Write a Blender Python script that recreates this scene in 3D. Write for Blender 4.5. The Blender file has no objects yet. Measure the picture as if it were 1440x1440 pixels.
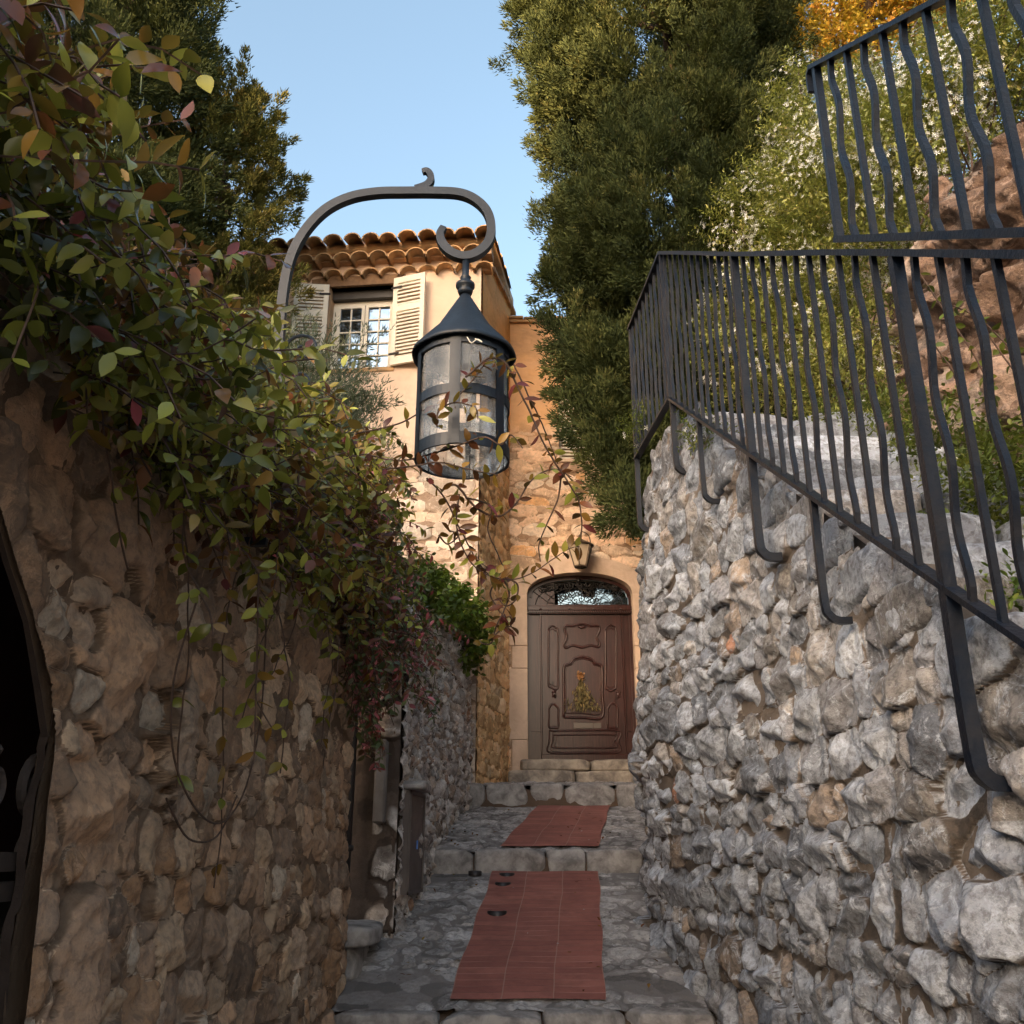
import bpy, math, random
import numpy as np
from mathutils import Vector, Matrix
random.seed(7)
R = math.radians
SC = bpy.context.scene
COL = SC.collection

# ------------------------------------------------------------------ camera, world, sun, exposure
F, PITCH = 1331.0, R(19.7)
CP, SP = math.cos(PITCH), math.sin(PITCH)
cam_d = bpy.data.cameras.new('camera'); cam = bpy.data.objects.new('camera', cam_d); COL.objects.link(cam)
cam.location = (0, 0, 0); cam.rotation_euler = (R(90) + PITCH, 0, 0)
cam_d.sensor_width = 36; cam_d.lens = 36 * F / 1440; cam_d.clip_start = .05; cam_d.clip_end = 800
SC.camera = cam
SUN_AZ, SUN_EL = R(-148), R(12)          # azimuth measured from +Y towards +X
w = bpy.data.worlds.new('World'); SC.world = w; w.use_nodes = True
nt = w.node_tree; bg = nt.nodes['Background']
sky = nt.nodes.new('ShaderNodeTexSky'); sky.sky_type = 'NISHITA'; sky.sun_disc = False
sky.sun_elevation = SUN_EL; sky.sun_rotation = SUN_AZ; sky.air_density = 1.0; sky.dust_density = 6.0; sky.ozone_density = 1.2
hs = nt.nodes.new('ShaderNodeHueSaturation'); hs.inputs['Saturation'].default_value = .92; hs.inputs['Hue'].default_value = .488; nt.links.new(sky.outputs[0], hs.inputs['Color']); nt.links.new(hs.outputs[0], bg.inputs[0]); bg.inputs[1].default_value = .15
sd = bpy.data.lights.new('sun', 'SUN'); sd.energy = 4.5; sd.angle = R(.5); sd.color = (1, .66, .36)
so = bpy.data.objects.new('sun', sd); COL.objects.link(so); so.location = (-8, 8, 12)
sdir = Vector((math.sin(SUN_AZ) * math.cos(SUN_EL), math.cos(SUN_AZ) * math.cos(SUN_EL), math.sin(SUN_EL)))
so.rotation_euler = (-sdir).to_track_quat('-Z', 'Y').to_euler()
vs = SC.view_settings; vs.view_transform = 'Standard'; vs.look = 'None'; vs.exposure = 2.0; vs.gamma = 1

# ------------------------------------------------------------------ helpers: rays, noise, meshes
def ray(u, v):
    a, b = (u - 720) / F, (720 - v) / F
    return np.array([a, CP - SP * b, SP + CP * b])
def atY(u, v, Y):
    r = ray(u, v); return r * (Y / r[1])
def hit(u, v, o, n):
    r = ray(u, v); n = np.array(n, float); return r * (np.dot(np.array(o, float), n) / np.dot(r, n))

_T = np.random.RandomState(3).rand(64, 64, 64)
def vn(x, y, z):
    xi, yi, zi = np.floor(x).astype(int), np.floor(y).astype(int), np.floor(z).astype(int)
    fx, fy, fz = x - xi, y - yi, z - zi
    fx, fy, fz = fx*fx*(3-2*fx), fy*fy*(3-2*fy), fz*fz*(3-2*fz)
    g = lambda a, b, c: _T[(xi+a) & 63, (yi+b) & 63, (zi+c) & 63]
    x00 = g(0,0,0)*(1-fx)+g(1,0,0)*fx; x10 = g(0,1,0)*(1-fx)+g(1,1,0)*fx
    x01 = g(0,0,1)*(1-fx)+g(1,0,1)*fx; x11 = g(0,1,1)*(1-fx)+g(1,1,1)*fx
    return (x00*(1-fy)+x10*fy)*(1-fz)+(x01*(1-fy)+x11*fy)*fz
def fbm(x, y, z, o=4):
    s = 0; a = .5
    for k in range(o):
        s = s + a * (vn(x*2**k+k*7.3, y*2**k+k*3.1, z*2**k+k*5.7) - .5); a *= .5
    return s * 2
def ridge(x, y, z, o=3):
    s = 0; a = .5
    for k in range(o):
        s = s + a * (1 - np.abs(2*vn(x*2**k+k*9.1, y*2**k+k*4.4, z*2**k)-1)); a *= .5
    return s

WM = {}     # object name -> world matrix of things (for building children in world coordinates)
def link(o, parent=None):
    COL.objects.link(o)
    if parent is not None:
        o.parent = parent; WM[o.name] = WM[parent.name]
    else: WM[o.name] = Matrix.Identity(4)
    return o
def tag(o, label=None, cat=None, group=None, kind=None):
    if label: o['label'] = label
    if cat: o['category'] = cat
    if group: o['group'] = group
    if kind: o['kind'] = kind
    return o
def thing(name, label, cat, loc=(0, 0, 0), group=None):
    o = bpy.data.objects.new(name, None); COL.objects.link(o); o.location = loc; o.empty_display_size = .1
    WM[o.name] = Matrix.Translation(Vector(loc)); return tag(o, label, cat, group)

def mesh(name, V, Fs, mats=None, parent=None, attr=None, smooth=False, uv=None, midx=None):
    """V (n,3) world coordinates; Fs array (m,3|4) or list of arrays or list of tuples"""
    V = np.asarray(V, dtype=np.float64).reshape(-1, 3)
    if parent is not None:
        t = WM[parent.name].translation; V = V - np.array([t.x, t.y, t.z])
    me = bpy.data.meshes.new(name)
    if isinstance(Fs, np.ndarray): Fs = [Fs]
    if len(Fs) and isinstance(Fs[0], np.ndarray):
        loops = np.concatenate([f.reshape(-1) for f in Fs]); tot = np.concatenate([np.full(len(f), f.shape[1]) for f in Fs])
    else:
        loops = np.array([i for f in Fs for i in f]); tot = np.array([len(f) for f in Fs])
    start = np.concatenate([[0], np.cumsum(tot)[:-1]])
    me.vertices.add(len(V)); me.vertices.foreach_set('co', V.astype(np.float32).ravel())
    me.loops.add(len(loops)); me.loops.foreach_set('vertex_index', loops.astype(np.int32))
    me.polygons.add(len(tot)); me.polygons.foreach_set('loop_start', start.astype(np.int32)); me.polygons.foreach_set('loop_total', tot.astype(np.int32))
    if midx is not None: me.polygons.foreach_set('material_index', np.asarray(midx, dtype=np.int32))
    me.update(calc_edges=True); me.validate()
    if attr is not None:
        a = me.attributes.new('cd', 'FLOAT_COLOR', 'POINT'); a.data.foreach_set('color', np.asarray(attr, dtype=np.float32).ravel())
    if uv is not None:
        l = me.uv_layers.new(name='UVMap'); l.data.foreach_set('uv', np.asarray(uv, dtype=np.float32)[loops].ravel())
    me.polygons.foreach_set('use_smooth', np.full(len(tot), bool(smooth)))
    if mats is not None:
        for m in (mats if isinstance(mats, (list, tuple)) else [mats]): me.materials.append(m)
    o = bpy.data.objects.new(name, me)
    return link(o, parent)

class MB:
    """collects shapes for one mesh"""
    def __init__(s): s.V = []; s.F = []; s.n = 0; s.M = []; s.cur = 0
    def add(s, V, Fs):
        s.V.append(np.asarray(V, float).reshape(-1, 3)); s.F += [tuple(i + s.n for i in f) for f in Fs]; s.M += [s.cur]*len(Fs); s.n += len(s.V[-1]); return s
    def box(s, a, b, c=None, rz=0, bev=0):
        """box from min corner a to max corner b; rotated rz about its centre"""
        a = np.array(a, float); b = np.array(b, float); ce = (a+b)/2; h = (b-a)/2
        if bev > 0:
            bev = min(bev, h.min()*.6); V = []; 
            for sx in (-1, 1):
                for sy in (-1, 1):
                    for sz in (-1, 1):
                        V += [(sx*h[0], sy*(h[1]-bev), sz*(h[2]-bev)), (sx*(h[0]-bev), sy*h[1], sz*(h[2]-bev)), (sx*(h[0]-bev), sy*(h[1]-bev), sz*h[2])]
            V = np.array(V); I = lambda x, y, z, k: ((x*2+y)*2+z)*3+k
            Fs = []
            for q in (0, 1):
                f = [I(q,0,0,0), I(q,1,0,0), I(q,1,1,0), I(q,0,1,0)]; Fs.append(f if q else f[::-1])
                f = [I(0,q,0,1), I(0,q,1,1), I(1,q,1,1), I(1,q,0,1)]; Fs.append(f if q else f[::-1])
                f = [I(0,0,q,2), I(1,0,q,2), I(1,1,q,2), I(0,1,q,2)]; Fs.append(f if q else f[::-1])
            for x in (0, 1):
                for y in (0, 1):
                    f = [I(x,y,0,0), I(x,y,1,0), I(x,y,1,1), I(x,y,0,1)]; Fs.append(f if (x ^ y) else f[::-1])
                    f = [I(x,0,y,0), I(x,1,y,0), I(x,1,y,2), I(x,0,y,2)]; Fs.append(f if not (x ^ y) else f[::-1])
                    f = [I(0,x,y,1), I(1,x,y,1), I(1,x,y,2), I(0,x,y,2)]; Fs.append(f if (x ^ y) else f[::-1])
                    for z in (0, 1):
                        f = [I(x,y,z,0), I(x,y,z,1), I(x,y,z,2)]; Fs.append(f if (x ^ y ^ z) else f[::-1])
        else:
            V = np.array([(x*h[0], y*h[1], z*h[2]) for x in (-1, 1) for y in (-1, 1) for z in (-1, 1)])
            Fs = [(0,1,3,2), (4,6,7,5), (0,4,5,1), (2,3,7,6), (0,2,6,4), (1,5,7,3)]
        if rz:
            cr, sr = math.cos(rz), math.sin(rz); V = V @ np.array([[cr, sr, 0], [-sr, cr, 0], [0, 0, 1]])
        return s.add(V + ce, Fs)
    def tube(s, P, r, n=6, sq=False, cap=True, flat=None, ref=(0, 1, 0)):
        """swept section along points P; r a radius or list; sq square section; flat=(half a, half b)"""
        P = np.asarray(P, float); m = len(P); r = np.full(m, r) if np.isscalar(r) else np.asarray(r, float)
        T = np.gradient(P, axis=0); T /= np.linalg.norm(T, axis=1)[:, None] + 1e-12
        ref = np.array(ref, float); A = np.zeros_like(P)
        a = ref - T[0]*np.dot(ref, T[0])
        if np.linalg.norm(a) < .2: a = np.array([1, 0, 0]) - T[0]*T[0][0]
        a /= np.linalg.norm(a)
        for i in range(m):
            a = a - T[i]*np.dot(a, T[i]); a /= np.linalg.norm(a); A[i] = a
        B = np.cross(T, A)
        if sq or flat is not None:
            n = 4; fa, fb = flat if flat is not None else (1, 1)
            co = [(fa, fb), (-fa, fb), (-fa, -fb), (fa, -fb)]
        else: co = [(math.cos(2*math.pi*k/n), math.sin(2*math.pi*k/n)) for k in range(n)]
        V = np.concatenate([(P[i] + r[i]*np.array([c[0]*A[i]+c[1]*B[i] for c in co])) for i in range(m)])
        Fs = []
        for i in range(m-1):
            for k in range(n):
                k2 = (k+1) % n; Fs.append((i*n+k, i*n+k2, (i+1)*n+k2, (i+1)*n+k))
        if cap: Fs.append(tuple(range(n))[::-1]); Fs.append(tuple((m-1)*n+k for k in range(n)))
        return s.add(V, Fs)
    def lathe(s, prof, c, n=32, a0=0, a1=2*math.pi, wob=None):
        """prof list of (r,z) around vertical axis at c"""
        full = abs(a1-a0-2*math.pi) < 1e-6; k = n if full else n+1
        V = []
        for r, z in prof:
            for i in range(k):
                a = a0+(a1-a0)*i/n; rr = r*(1+(wob(a, z) if wob else 0)); V.append((c[0]+rr*math.cos(a), c[1]+rr*math.sin(a), c[2]+z))
        Fs = []
        for j in range(len(prof)-1):
            for i in range(n):
                i2 = (i+1) % k; Fs.append((j*k+i, j*k+i2, (j+1)*k+i2, (j+1)*k+i))
        return s.add(V, Fs)
    def prism(s, poly, d):
        """extrude closed 3D polygon by vector d"""
        P = np.asarray(poly, float); n = len(P)
        return s.add(np.concatenate([P, P+np.array(d, float)]), [tuple(range(n))[::-1], tuple(range(n, 2*n))] + [(i, (i+1) % n, n+(i+1) % n, n+i) for i in range(n)])
    def build(s, name, mats, parent=None, smooth=False):
        o = mesh(name, np.concatenate(s.V), s.F, mats, parent, smooth=smooth, midx=s.M)
        return o

def smooth_path(P, n=8):
    P = np.asarray(P, float); out = []
    for i in range(len(P)-1):
        p0, p1, p2, p3 = P[max(i-1, 0)], P[i], P[i+1], P[min(i+2, len(P)-1)]
        for k in range(n):
            t = k/n; out.append(.5*((2*p1)+(-p0+p2)*t+(2*p0-5*p1+4*p2-p3)*t*t+(-p0+3*p1-3*p2+p3)*t**3))
    out.append(P[-1]); return np.array(out)

# ------------------------------------------------------------------ materials
def mat(name, base=(.5, .5, .5), rough=.6, metal=0, spec=.5):
    m = bpy.data.materials.new(name); m.use_nodes = True; b = m.node_tree.nodes['Principled BSDF']
    b.inputs['Base Color'].default_value = (*base, 1); b.inputs['Roughness'].default_value = rough; b.inputs['Metallic'].default_value = metal
    b.inputs['Specular IOR Level'].default_value = spec
    return m
class NT:
    def __init__(s, m): s.t = m.node_tree; s.b = s.t.nodes['Principled BSDF']; s.out = s.t.nodes['Material Output']
    def n(s, typ, **kw):
        x = s.t.nodes.new(typ)
        for k, v in kw.items():
            if k.startswith('i_'):
                key = k[2:]; key = int(key) if key.isdigit() else key.replace('_', ' ')
                x.inputs[key].default_value = v
            else: setattr(x, k, v)
        return x
    def l(s, a, b): s.t.links.new(a, b)
    def noise(s, scale, detail=4, rough=.55, vec=None, dist=0):
        x = s.n('ShaderNodeTexNoise'); x.inputs['Scale'].default_value = scale; x.inputs['Detail'].default_value = detail
        x.inputs['Roughness'].default_value = rough; x.inputs['Distortion'].default_value = dist
        if vec is None: vec = s.geo()
        s.l(vec, x.inputs['Vector']); return x.outputs['Fac']
    def geo(s):
        if not hasattr(s, '_g'): s._g = s.n('ShaderNodeTexCoord').outputs['Object']
        return s._g
    def ramp(s, fac, stops, interp='LINEAR'):
        x = s.n('ShaderNodeValToRGB'); x.color_ramp.interpolation = interp; e = x.color_ramp.elements
        while len(e) < len(stops): e.new(.5)
        for k, (p, c) in enumerate(stops): e[k].position = p; e[k].color = (*c, 1) if len(c) == 3 else c
        s.l(fac, x.inputs[0]); return x.outputs[0]
    def mix(s, f, a, b, mode='MIX'):
        x = s.n('ShaderNodeMix', data_type='RGBA', blend_type=mode)
        for val, i in ((f, 0), (a, 6), (b, 7)):
            if hasattr(val, 'is_linked'): s.l(val, x.inputs[i])
            elif i == 0: x.inputs[0].default_value = val
            else: x.inputs[i].default_value = (*val, 1)
        return x.outputs[2]
    def math(s, op, a, b=0.0, clamp=False):
        x = s.n('ShaderNodeMath', operation=op); x.use_clamp = clamp
        for val, i in ((a, 0), (b, 1)):
            if hasattr(val, 'is_linked'): s.l(val, x.inputs[i])
            else: x.inputs[i].default_value = val
        return x.outputs[0]
    def bump(s, h, dist=.01, strength=1.0, prev=None):
        x = s.n('ShaderNodeBump'); x.inputs['Distance'].default_value = dist; x.inputs['Strength'].default_value = strength
        s.l(h, x.inputs['Height'])
        if prev is not None: s.l(prev, x.inputs['Normal'])
        s.l(x.outputs[0], s.b.inputs['Normal']); return x.outputs[0]
    def attr(s):
        a = s.n('ShaderNodeAttribute'); a.attribute_name = 'cd'; sp = s.n('ShaderNodeSeparateColor'); s.l(a.outputs['Color'], sp.inputs[0])
        return sp.outputs[0], sp.outputs[1], sp.outputs[2], a.outputs['Alpha']

def stone_mat(name, stops, mortar, mortar2, plaster=(.4, .25, .14), plaster2=(.3, .18, .1), bump=.006, stain=(.2, .19, .19), stain_amt=.5, patina=.5):
    m = mat(name, rough=.88, spec=.25); N = NT(m)
    r, msk, r2, pl = N.attr()
    c = N.ramp(r, stops, 'CONSTANT')
    n1 = N.noise(9, 6, .65); n2 = N.noise(38, 5, .7); n3 = N.noise(2.2, 3, .5); n4 = N.noise(130, 4, .7)
    c = N.mix(N.ramp(n1, [(.35, (0, 0, 0)), (.62, (patina,)*3)]), c, stain)
    c = N.mix(N.ramp(n2, [(.46, (0, 0, 0)), (.60, (stain_amt,)*3)]), c, (.075, .068, .065))
    br = N.math('MULTIPLY_ADD', r2, .75); N.t.nodes[-1].inputs[2].default_value = .62
    bw = N.n('ShaderNodeCombineColor'); [N.l(br, bw.inputs[k]) for k in range(3)]
    c = N.mix(1.0, c, bw.outputs[0], 'MULTIPLY')
    # pale lichen / chipped faces
    c = N.mix(N.ramp(N.noise(13, 8, .8, dist=.8), [(.53, (0, 0, 0)), (.63, (.7, .7, .7))]), c, (min(1, 1.35*stops[1][1][0]), min(1, 1.35*stops[1][1][1]), min(1, 1.35*stops[1][1][2])))
    mc = N.mix(N.ramp(n3, [(.35, (0, 0, 0)), (.65, (1, 1, 1))]), mortar, mortar2)
    mc = N.mix(r2, tuple(.30*x for x in mortar2), mc)
    mc = N.mix(N.ramp(n2, [(.35, (.6,)*3), (.6, (0, 0, 0))]), mc, (mortar[0]*.45, mortar[1]*.42, mortar[2]*.4))
    k = N.ramp(msk, [(.30, (0, 0, 0)), (.55, (1, 1, 1))])
    c = N.mix(k, mc, c)
    pc = N.mix(N.ramp(n3, [(.35, (0, 0, 0)), (.65, (1, 1, 1))]), plaster, plaster2)
    pc = N.mix(N.ramp(N.noise(.9, 6, .7, dist=1.2), [(.5, (0, 0, 0)), (.68, (.55,)*3)]), pc, (plaster2[0]*.55, plaster2[1]*.58, plaster2[2]*.65))
    c = N.mix(pl, c, pc)
    N.l(c, N.b.inputs['Base Color'])
    h = N.math('ADD', N.math('MULTIPLY', n2, .9), N.math('MULTIPLY', n4, .55)); h = N.math('ADD', h, N.math('MULTIPLY', n1, .8))
    h = N.math('MULTIPLY', h, N.math('SUBTRACT', 1.0, N.math('MULTIPLY', pl, .8)))
    N.bump(h, bump, .9)
    return m

def leaf_mat(name, stops, rough=.35, trans=.25, spec=.5, noise_amt=0):
    m = mat(name, rough=rough, spec=spec); N = NT(m); r, g, b, a = N.attr()
    c = N.ramp(r, stops)
    hsv = N.n('ShaderNodeHueSaturation'); N.l(c, hsv.inputs['Color']); v = N.math('MULTIPLY_ADD', g, .8); N.t.nodes[-1].inputs[2].default_value = .6
    N.l(v, hsv.inputs['Value']); c = hsv.outputs[0]
    N.l(c, N.b.inputs['Base Color'])
    t = N.n('ShaderNodeBsdfTranslucent'); tc = N.mix(.35, c, (.30, .32, .04)); N.l(tc, t.inputs[0])
    mx = N.n('ShaderNodeMixShader'); mx.inputs[0].default_value = trans; N.l(N.b.outputs[0], mx.inputs[1]); N.l(t.outputs[0], mx.inputs[2]); N.l(mx.outputs[0], N.out.inputs[0])
    return m

M = {}
def simple(name, base, rough=.6, metal=0, spec=.5, var=.25, sc=8, bump=.0, bsc=60, second=None):
    m = mat(name, base, rough, metal, spec); N = NT(m)
    sec = second or tuple(x*(1-var) for x in base)
    n = N.noise(sc, 6, .65, dist=.3); c = N.mix(N.ramp(n, [(.38, (0, 0, 0)), (.64, (1, 1, 1))]), base, sec); N.l(c, N.b.inputs['Base Color'])
    rr = N.math('MULTIPLY_ADD', n, .25); N.t.nodes[-1].inputs[2].default_value = max(rough-.12, .03); N.l(rr, N.b.inputs['Roughness'])
    if bump: N.bump(N.noise(bsc, 5, .6), bump, .8)
    M[name] = m; return m

M['rubble_grey'] = stone_mat('rubble_grey', [(0, (.38, .42, .48)), (.16, (.50, .55, .62)), (.32, (.27, .305, .36)), (.46, (.46, .435, .41)), (.58, (.61, .66, .73)), (.70, (.34, .345, .365)), (.80, (.47, .51, .57)), (.93, (.43, .34, .26)), (.993, (.42, .20, .11))],
                             (.35, .29, .24), (.25, .215, .185), stain=(.20, .205, .23), stain_amt=.55, patina=.55, bump=.011)
M['rubble_brown'] = stone_mat('rubble_brown', [(0, (.52, .33, .20)), (.2, (.36, .235, .15)), (.4, (.60, .43, .28)), (.55, (.27, .185, .125)), (.7, (.50, .365, .255)), (.86, (.42, .245, .13)), (.94, (.60, .49, .37))],
                              (.28, .19, .125), (.20, .135, .09), stain=(.21, .155, .115), stain_amt=.38, patina=.45, bump=.008)
M['rubble_mid'] = stone_mat('rubble_mid', [(0, (.52, .47, .43)), (.2, (.60, .57, .54)), (.4, (.42, .37, .34)), (.55, (.52, .43, .35)), (.7, (.64, .62, .60)), (.85, (.45, .34, .26)), (.95, (.38, .21, .12))],
                            (.17, .125, .10), (.13, .10, .08), stain=(.20, .18, .175), stain_amt=.35, patina=.45)
M['rock_pink'] = stone_mat('rock_pink', [(0, (.40, .27, .20)), (.25, (.48, .35, .27)), (.45, (.34, .23, .17)), (.6, (.44, .36, .30)), (.8, (.32, .21, .15)), (.93, (.50, .41, .34))],
                           (.25, .16, .11), (.19, .12, .085), stain=(.26, .17, .13), stain_amt=.5, bump=.018)
M['facade_front'] = stone_mat('facade_front', [(0, (.70, .52, .39)), (.3, (.76, .62, .50)), (.55, (.66, .49, .37)), (.75, (.80, .70, .60)), (.9, (.62, .45, .33))],
                              (.50, .36, .26), (.44, .31, .22), plaster=(.80, .62, .48), plaster2=(.71, .53, .40), stain=(.40, .30, .22), stain_amt=.12, patina=.4, bump=.004)
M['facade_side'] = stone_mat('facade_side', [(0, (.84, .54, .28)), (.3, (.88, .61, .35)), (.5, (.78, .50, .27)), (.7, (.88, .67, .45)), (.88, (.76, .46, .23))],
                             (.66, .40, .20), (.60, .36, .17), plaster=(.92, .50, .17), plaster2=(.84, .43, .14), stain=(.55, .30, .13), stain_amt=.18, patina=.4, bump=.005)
M['facade_back'] = stone_mat('facade_back', [(0, (.70, .47, .31)), (.3, (.76, .55, .39)), (.5, (.64, .44, .29)), (.75, (.76, .61, .47)), (.92, (.68, .38, .17))],
                             (.50, .33, .21), (.43, .27, .17), plaster=(.78, .45, .22), plaster2=(.66, .39, .21), stain=(.36, .25, .17), stain_amt=.25, patina=.4, bump=.004)
M['cobble'] = stone_mat('cobble', [(0, (.38, .37, .36)), (.25, (.44, .425, .42)), (.45, (.34, .33, .32)), (.65, (.42, .385, .355)), (.85, (.52, .505, .50))],
                        (.40, .385, .38), (.33, .315, .31), stain=(.31, .305, .31), stain_amt=.45, patina=.7, bump=.008)
M['limestone'] = simple('limestone', (.66, .50, .38), .85, var=.2, sc=5, bump=.004, bsc=45, second=(.52, .38, .28))
M['stepstone'] = simple('stepstone', (.46, .39, .31), .85, sc=7, bump=.006, bsc=35, second=(.17, .145, .125))
M['kerbstone'] = simple('kerbstone', (.40, .38, .365), .85, sc=9, bump=.010, bsc=30, second=(.16, .15, .145))
M['iron'] = simple('iron', (.004, .009, .020), .38, .0, .32, sc=11, bump=.0025, bsc=70, second=(.013, .015, .021))
M['iron_lamp'] = simple('iron_lamp', (.010, .017, .028), .45, .0, .5, var=.3, sc=9, bump=.001, bsc=80)
M['black_iron'] = simple('black_iron', (.018, .015, .014), .5, .3, .5)
M['white_wood'] = simple('white_wood', (.82, .76, .64), .55, var=.1, sc=5, bump=.001)
M['lintel_wood'] = simple('lintel_wood', (.16, .085, .04), .75, sc=10, bump=.004, bsc=25, second=(.26, .15, .075))
M['tile'] = simple('tile', (.60, .36, .17), .85, sc=6, bump=.003, bsc=60, second=(.30, .20, .11))
M['tile_mortar'] = simple('tile_mortar', (.50, .33, .20), .9, sc=10, bump=.004)
M['soil'] = simple('soil', (.12, .08, .055), .95, sc=4, bump=.02, bsc=12)
M['bark'] = simple('bark', (.13, .085, .055), .9, sc=14, bump=.01, bsc=25, second=(.06, .04, .03))
M['stem'] = simple('stem', (.10, .055, .035), .7, sc=20, second=(.05, .03, .02))
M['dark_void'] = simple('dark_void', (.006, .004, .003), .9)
M['red_door'] = simple('red_door', (.03, .008, .006), .6)
M['pipe'] = simple('pipe', (.022, .018, .017), .5)
M['grey_plaster'] = simple('grey_plaster', (.22, .20, .185), .9, sc=3, bump=.004, second=(.14, .12, .105))
M['box_metal'] = simple('box_metal', (.105, .085, .08), .5, .0, .5, var=.2, sc=6)
M['blue'] = mat('blue_paint', (.05, .16, .5), .4)
M['clay'] = simple('clay', (.16, .085, .06), .8, sc=8, bump=.004)
M['brass'] = mat('brass', (.10, .085, .075), .4, .6)
M['gate_iron'] = simple('gate_iron', (.055, .042, .035), .5)
M['lamp_frame'] = simple('lamp_frame', (.10, .065, .04), .5)
M['painted_arch_shade'] = simple('painted_arch_shade', (.035, .022, .016), .9, bump=.01, bsc=20)  # near-black for arch jamb and soffit: the recess's shade put into the colour
M['petal'] = mat('petal', (.80, .80, .76), .5)
M['orange_petal'] = simple('orange_petal', (.42, .21, .08), .7, sc=60)
M['frosted'] = mat('frosted_glass', (.50, .40, .29), .35)
M['stop_metal'] = simple('cover_metal', (.05, .045, .045), .45, .6)

def door_wood():
    m = mat('door_wood', rough=.28, spec=.4); N = NT(m)
    mp = N.n('ShaderNodeMapping'); N.l(N.geo(), mp.inputs[0]); mp.inputs['Scale'].default_value = (22, 22, 1.6)
    g = N.noise(3.2, 6, .65, vec=mp.outputs[0]); n = N.noise(3, 4)
    c = N.ramp(g, [(.3, (.012, .003, .003)), (.52, (.034, .010, .009)), (.75, (.072, .026, .022))])
    c = N.mix(N.ramp(n, [(.4, (0, 0, 0)), (.7, (.5,)*3)]), c, (.06, .022, .018)); N.l(c, N.b.inputs['Base Color'])
    N.bump(g, .0015, .7); M['door_wood'] = m
door_wood()
def glass(name, base=(.30, .38, .46), rough=.06, mirror=.75):
    m = mat(name, base, rough, 1.0); N = NT(m)
    d = N.n('ShaderNodeBsdfDiffuse'); d.inputs[0].default_value = (.05, .045, .04, 1); mx = N.n('ShaderNodeMixShader'); mx.inputs[0].default_value = 1-mirror
    N.l(N.b.outputs[0], mx.inputs[1]); N.l(d.outputs[0], mx.inputs[2]); N.l(mx.outputs[0], N.out.inputs[0])
    N.bump(N.noise(5, 2), .01, .3); M[name] = m
glass('window_glass', (.20, .30, .44), .06, .62); glass('fanlight_glass', (.10, .15, .195), .06, .85)
def lamp_glass():
    m = mat('lamp_glass', (.75, .78, .8), .12); N = NT(m)
    tr = N.n('ShaderNodeBsdfTransparent'); tr.inputs[0].default_value = (.86, .88, .90, 1)
    gl = N.n('ShaderNodeBsdfGlossy'); gl.inputs['Roughness'].default_value = .12; gl.inputs[0].default_value = (.8, .85, .9, 1)
    df = N.n('ShaderNodeBsdfDiffuse'); df.inputs[0].default_value = (.70, .72, .73, 1)
    fr = N.n('ShaderNodeFresnel'); fr.inputs[0].default_value = 1.5
    a = N.n('ShaderNodeMixShader'); N.l(N.math('MULTIPLY', fr.outputs[0], .85), a.inputs[0]); N.l(tr.outputs[0], a.inputs[1]); N.l(gl.outputs[0], a.inputs[2])
    b = N.n('ShaderNodeMixShader'); N.l(N.ramp(N.noise(9, 5, .7), [(.35, (.06,)*3), (.72, (.40,)*3)]), b.inputs[0]); N.l(a.outputs[0], b.inputs[1]); N.l(df.outputs[0], b.inputs[2]); N.l(b.outputs[0], N.out.inputs[0])
    M['lamp_glass'] = m
lamp_glass()
def brick_paving():
    m = mat('brick_paving', rough=.72); N = NT(m)
    uv = N.n('ShaderNodeUVMap').outputs[0]; sp = N.n('ShaderNodeSeparateXYZ'); N.l(uv, sp.inputs[0]); u, v = sp.outputs[0], sp.outputs[1]
    def saw(x, off, wdt):        # 1 at joint lines
        f = N.math('FRACT', N.math('ADD', x, off)); d = N.math('ABSOLUTE', N.math('SUBTRACT', f, .5)); return N.math('GREATER_THAN', d, .5-wdt)
    wob = N.math('MULTIPLY', N.math('SUBTRACT', N.noise(6, 2), .5), .05)
    col = saw(N.math('ADD', N.math('MULTIPLY', u, 3.0), wob), 0, .012)
    row = saw(N.math('ADD', N.math('DIVIDE', v, .068), N.math('MULTIPLY', wob, 2.0)), 0, .06)
    colid = N.math('FLOOR', N.math('MULTIPLY', u, 3.0)); rowid = N.math('FLOOR', N.math('DIVIDE', v, .068))
    cb = N.n('ShaderNodeCombineXYZ'); N.l(colid, cb.inputs[0]); N.l(rowid, cb.inputs[1]); wn = N.n('ShaderNodeTexWhiteNoise', noise_dimensions='2D'); N.l(cb.outputs[0], wn.inputs[0])
    c = N.ramp(wn.outputs[0], [(0, (.25, .088, .070)), (.5, (.30, .106, .084)), (1, (.345, .13, .103))])
    c = N.mix(N.ramp(N.noise(7, 6, .7), [(.4, (0, 0, 0)), (.7, (.6,)*3)]), c, (.13, .048, .040))
    worn = N.ramp(N.noise(2.5, 3), [(.42, (0, 0, 0)), (.6, (1, 1, 1))])
    c = N.mix(N.math('MULTIPLY', row, N.math('MULTIPLY', worn, .45)), c, (.48, .27, .22))
    c = N.mix(N.math('MULTIPLY', row, N.math('MULTIPLY', N.math('SUBTRACT', 1.0, worn), .6)), c, (.12, .045, .035))
    c = N.mix(N.math('MULTIPLY', col, .65), c, (.36, .24, .19))
    N.l(c, N.b.inputs['Base Color'])
    h = N.math('SUBTRACT', N.noise(50, 4), N.math('MULTIPLY', N.math('MAXIMUM', row, col), .6)); N.bump(h, .004, .7); M['brick_paving'] = m
brick_paving()

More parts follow.
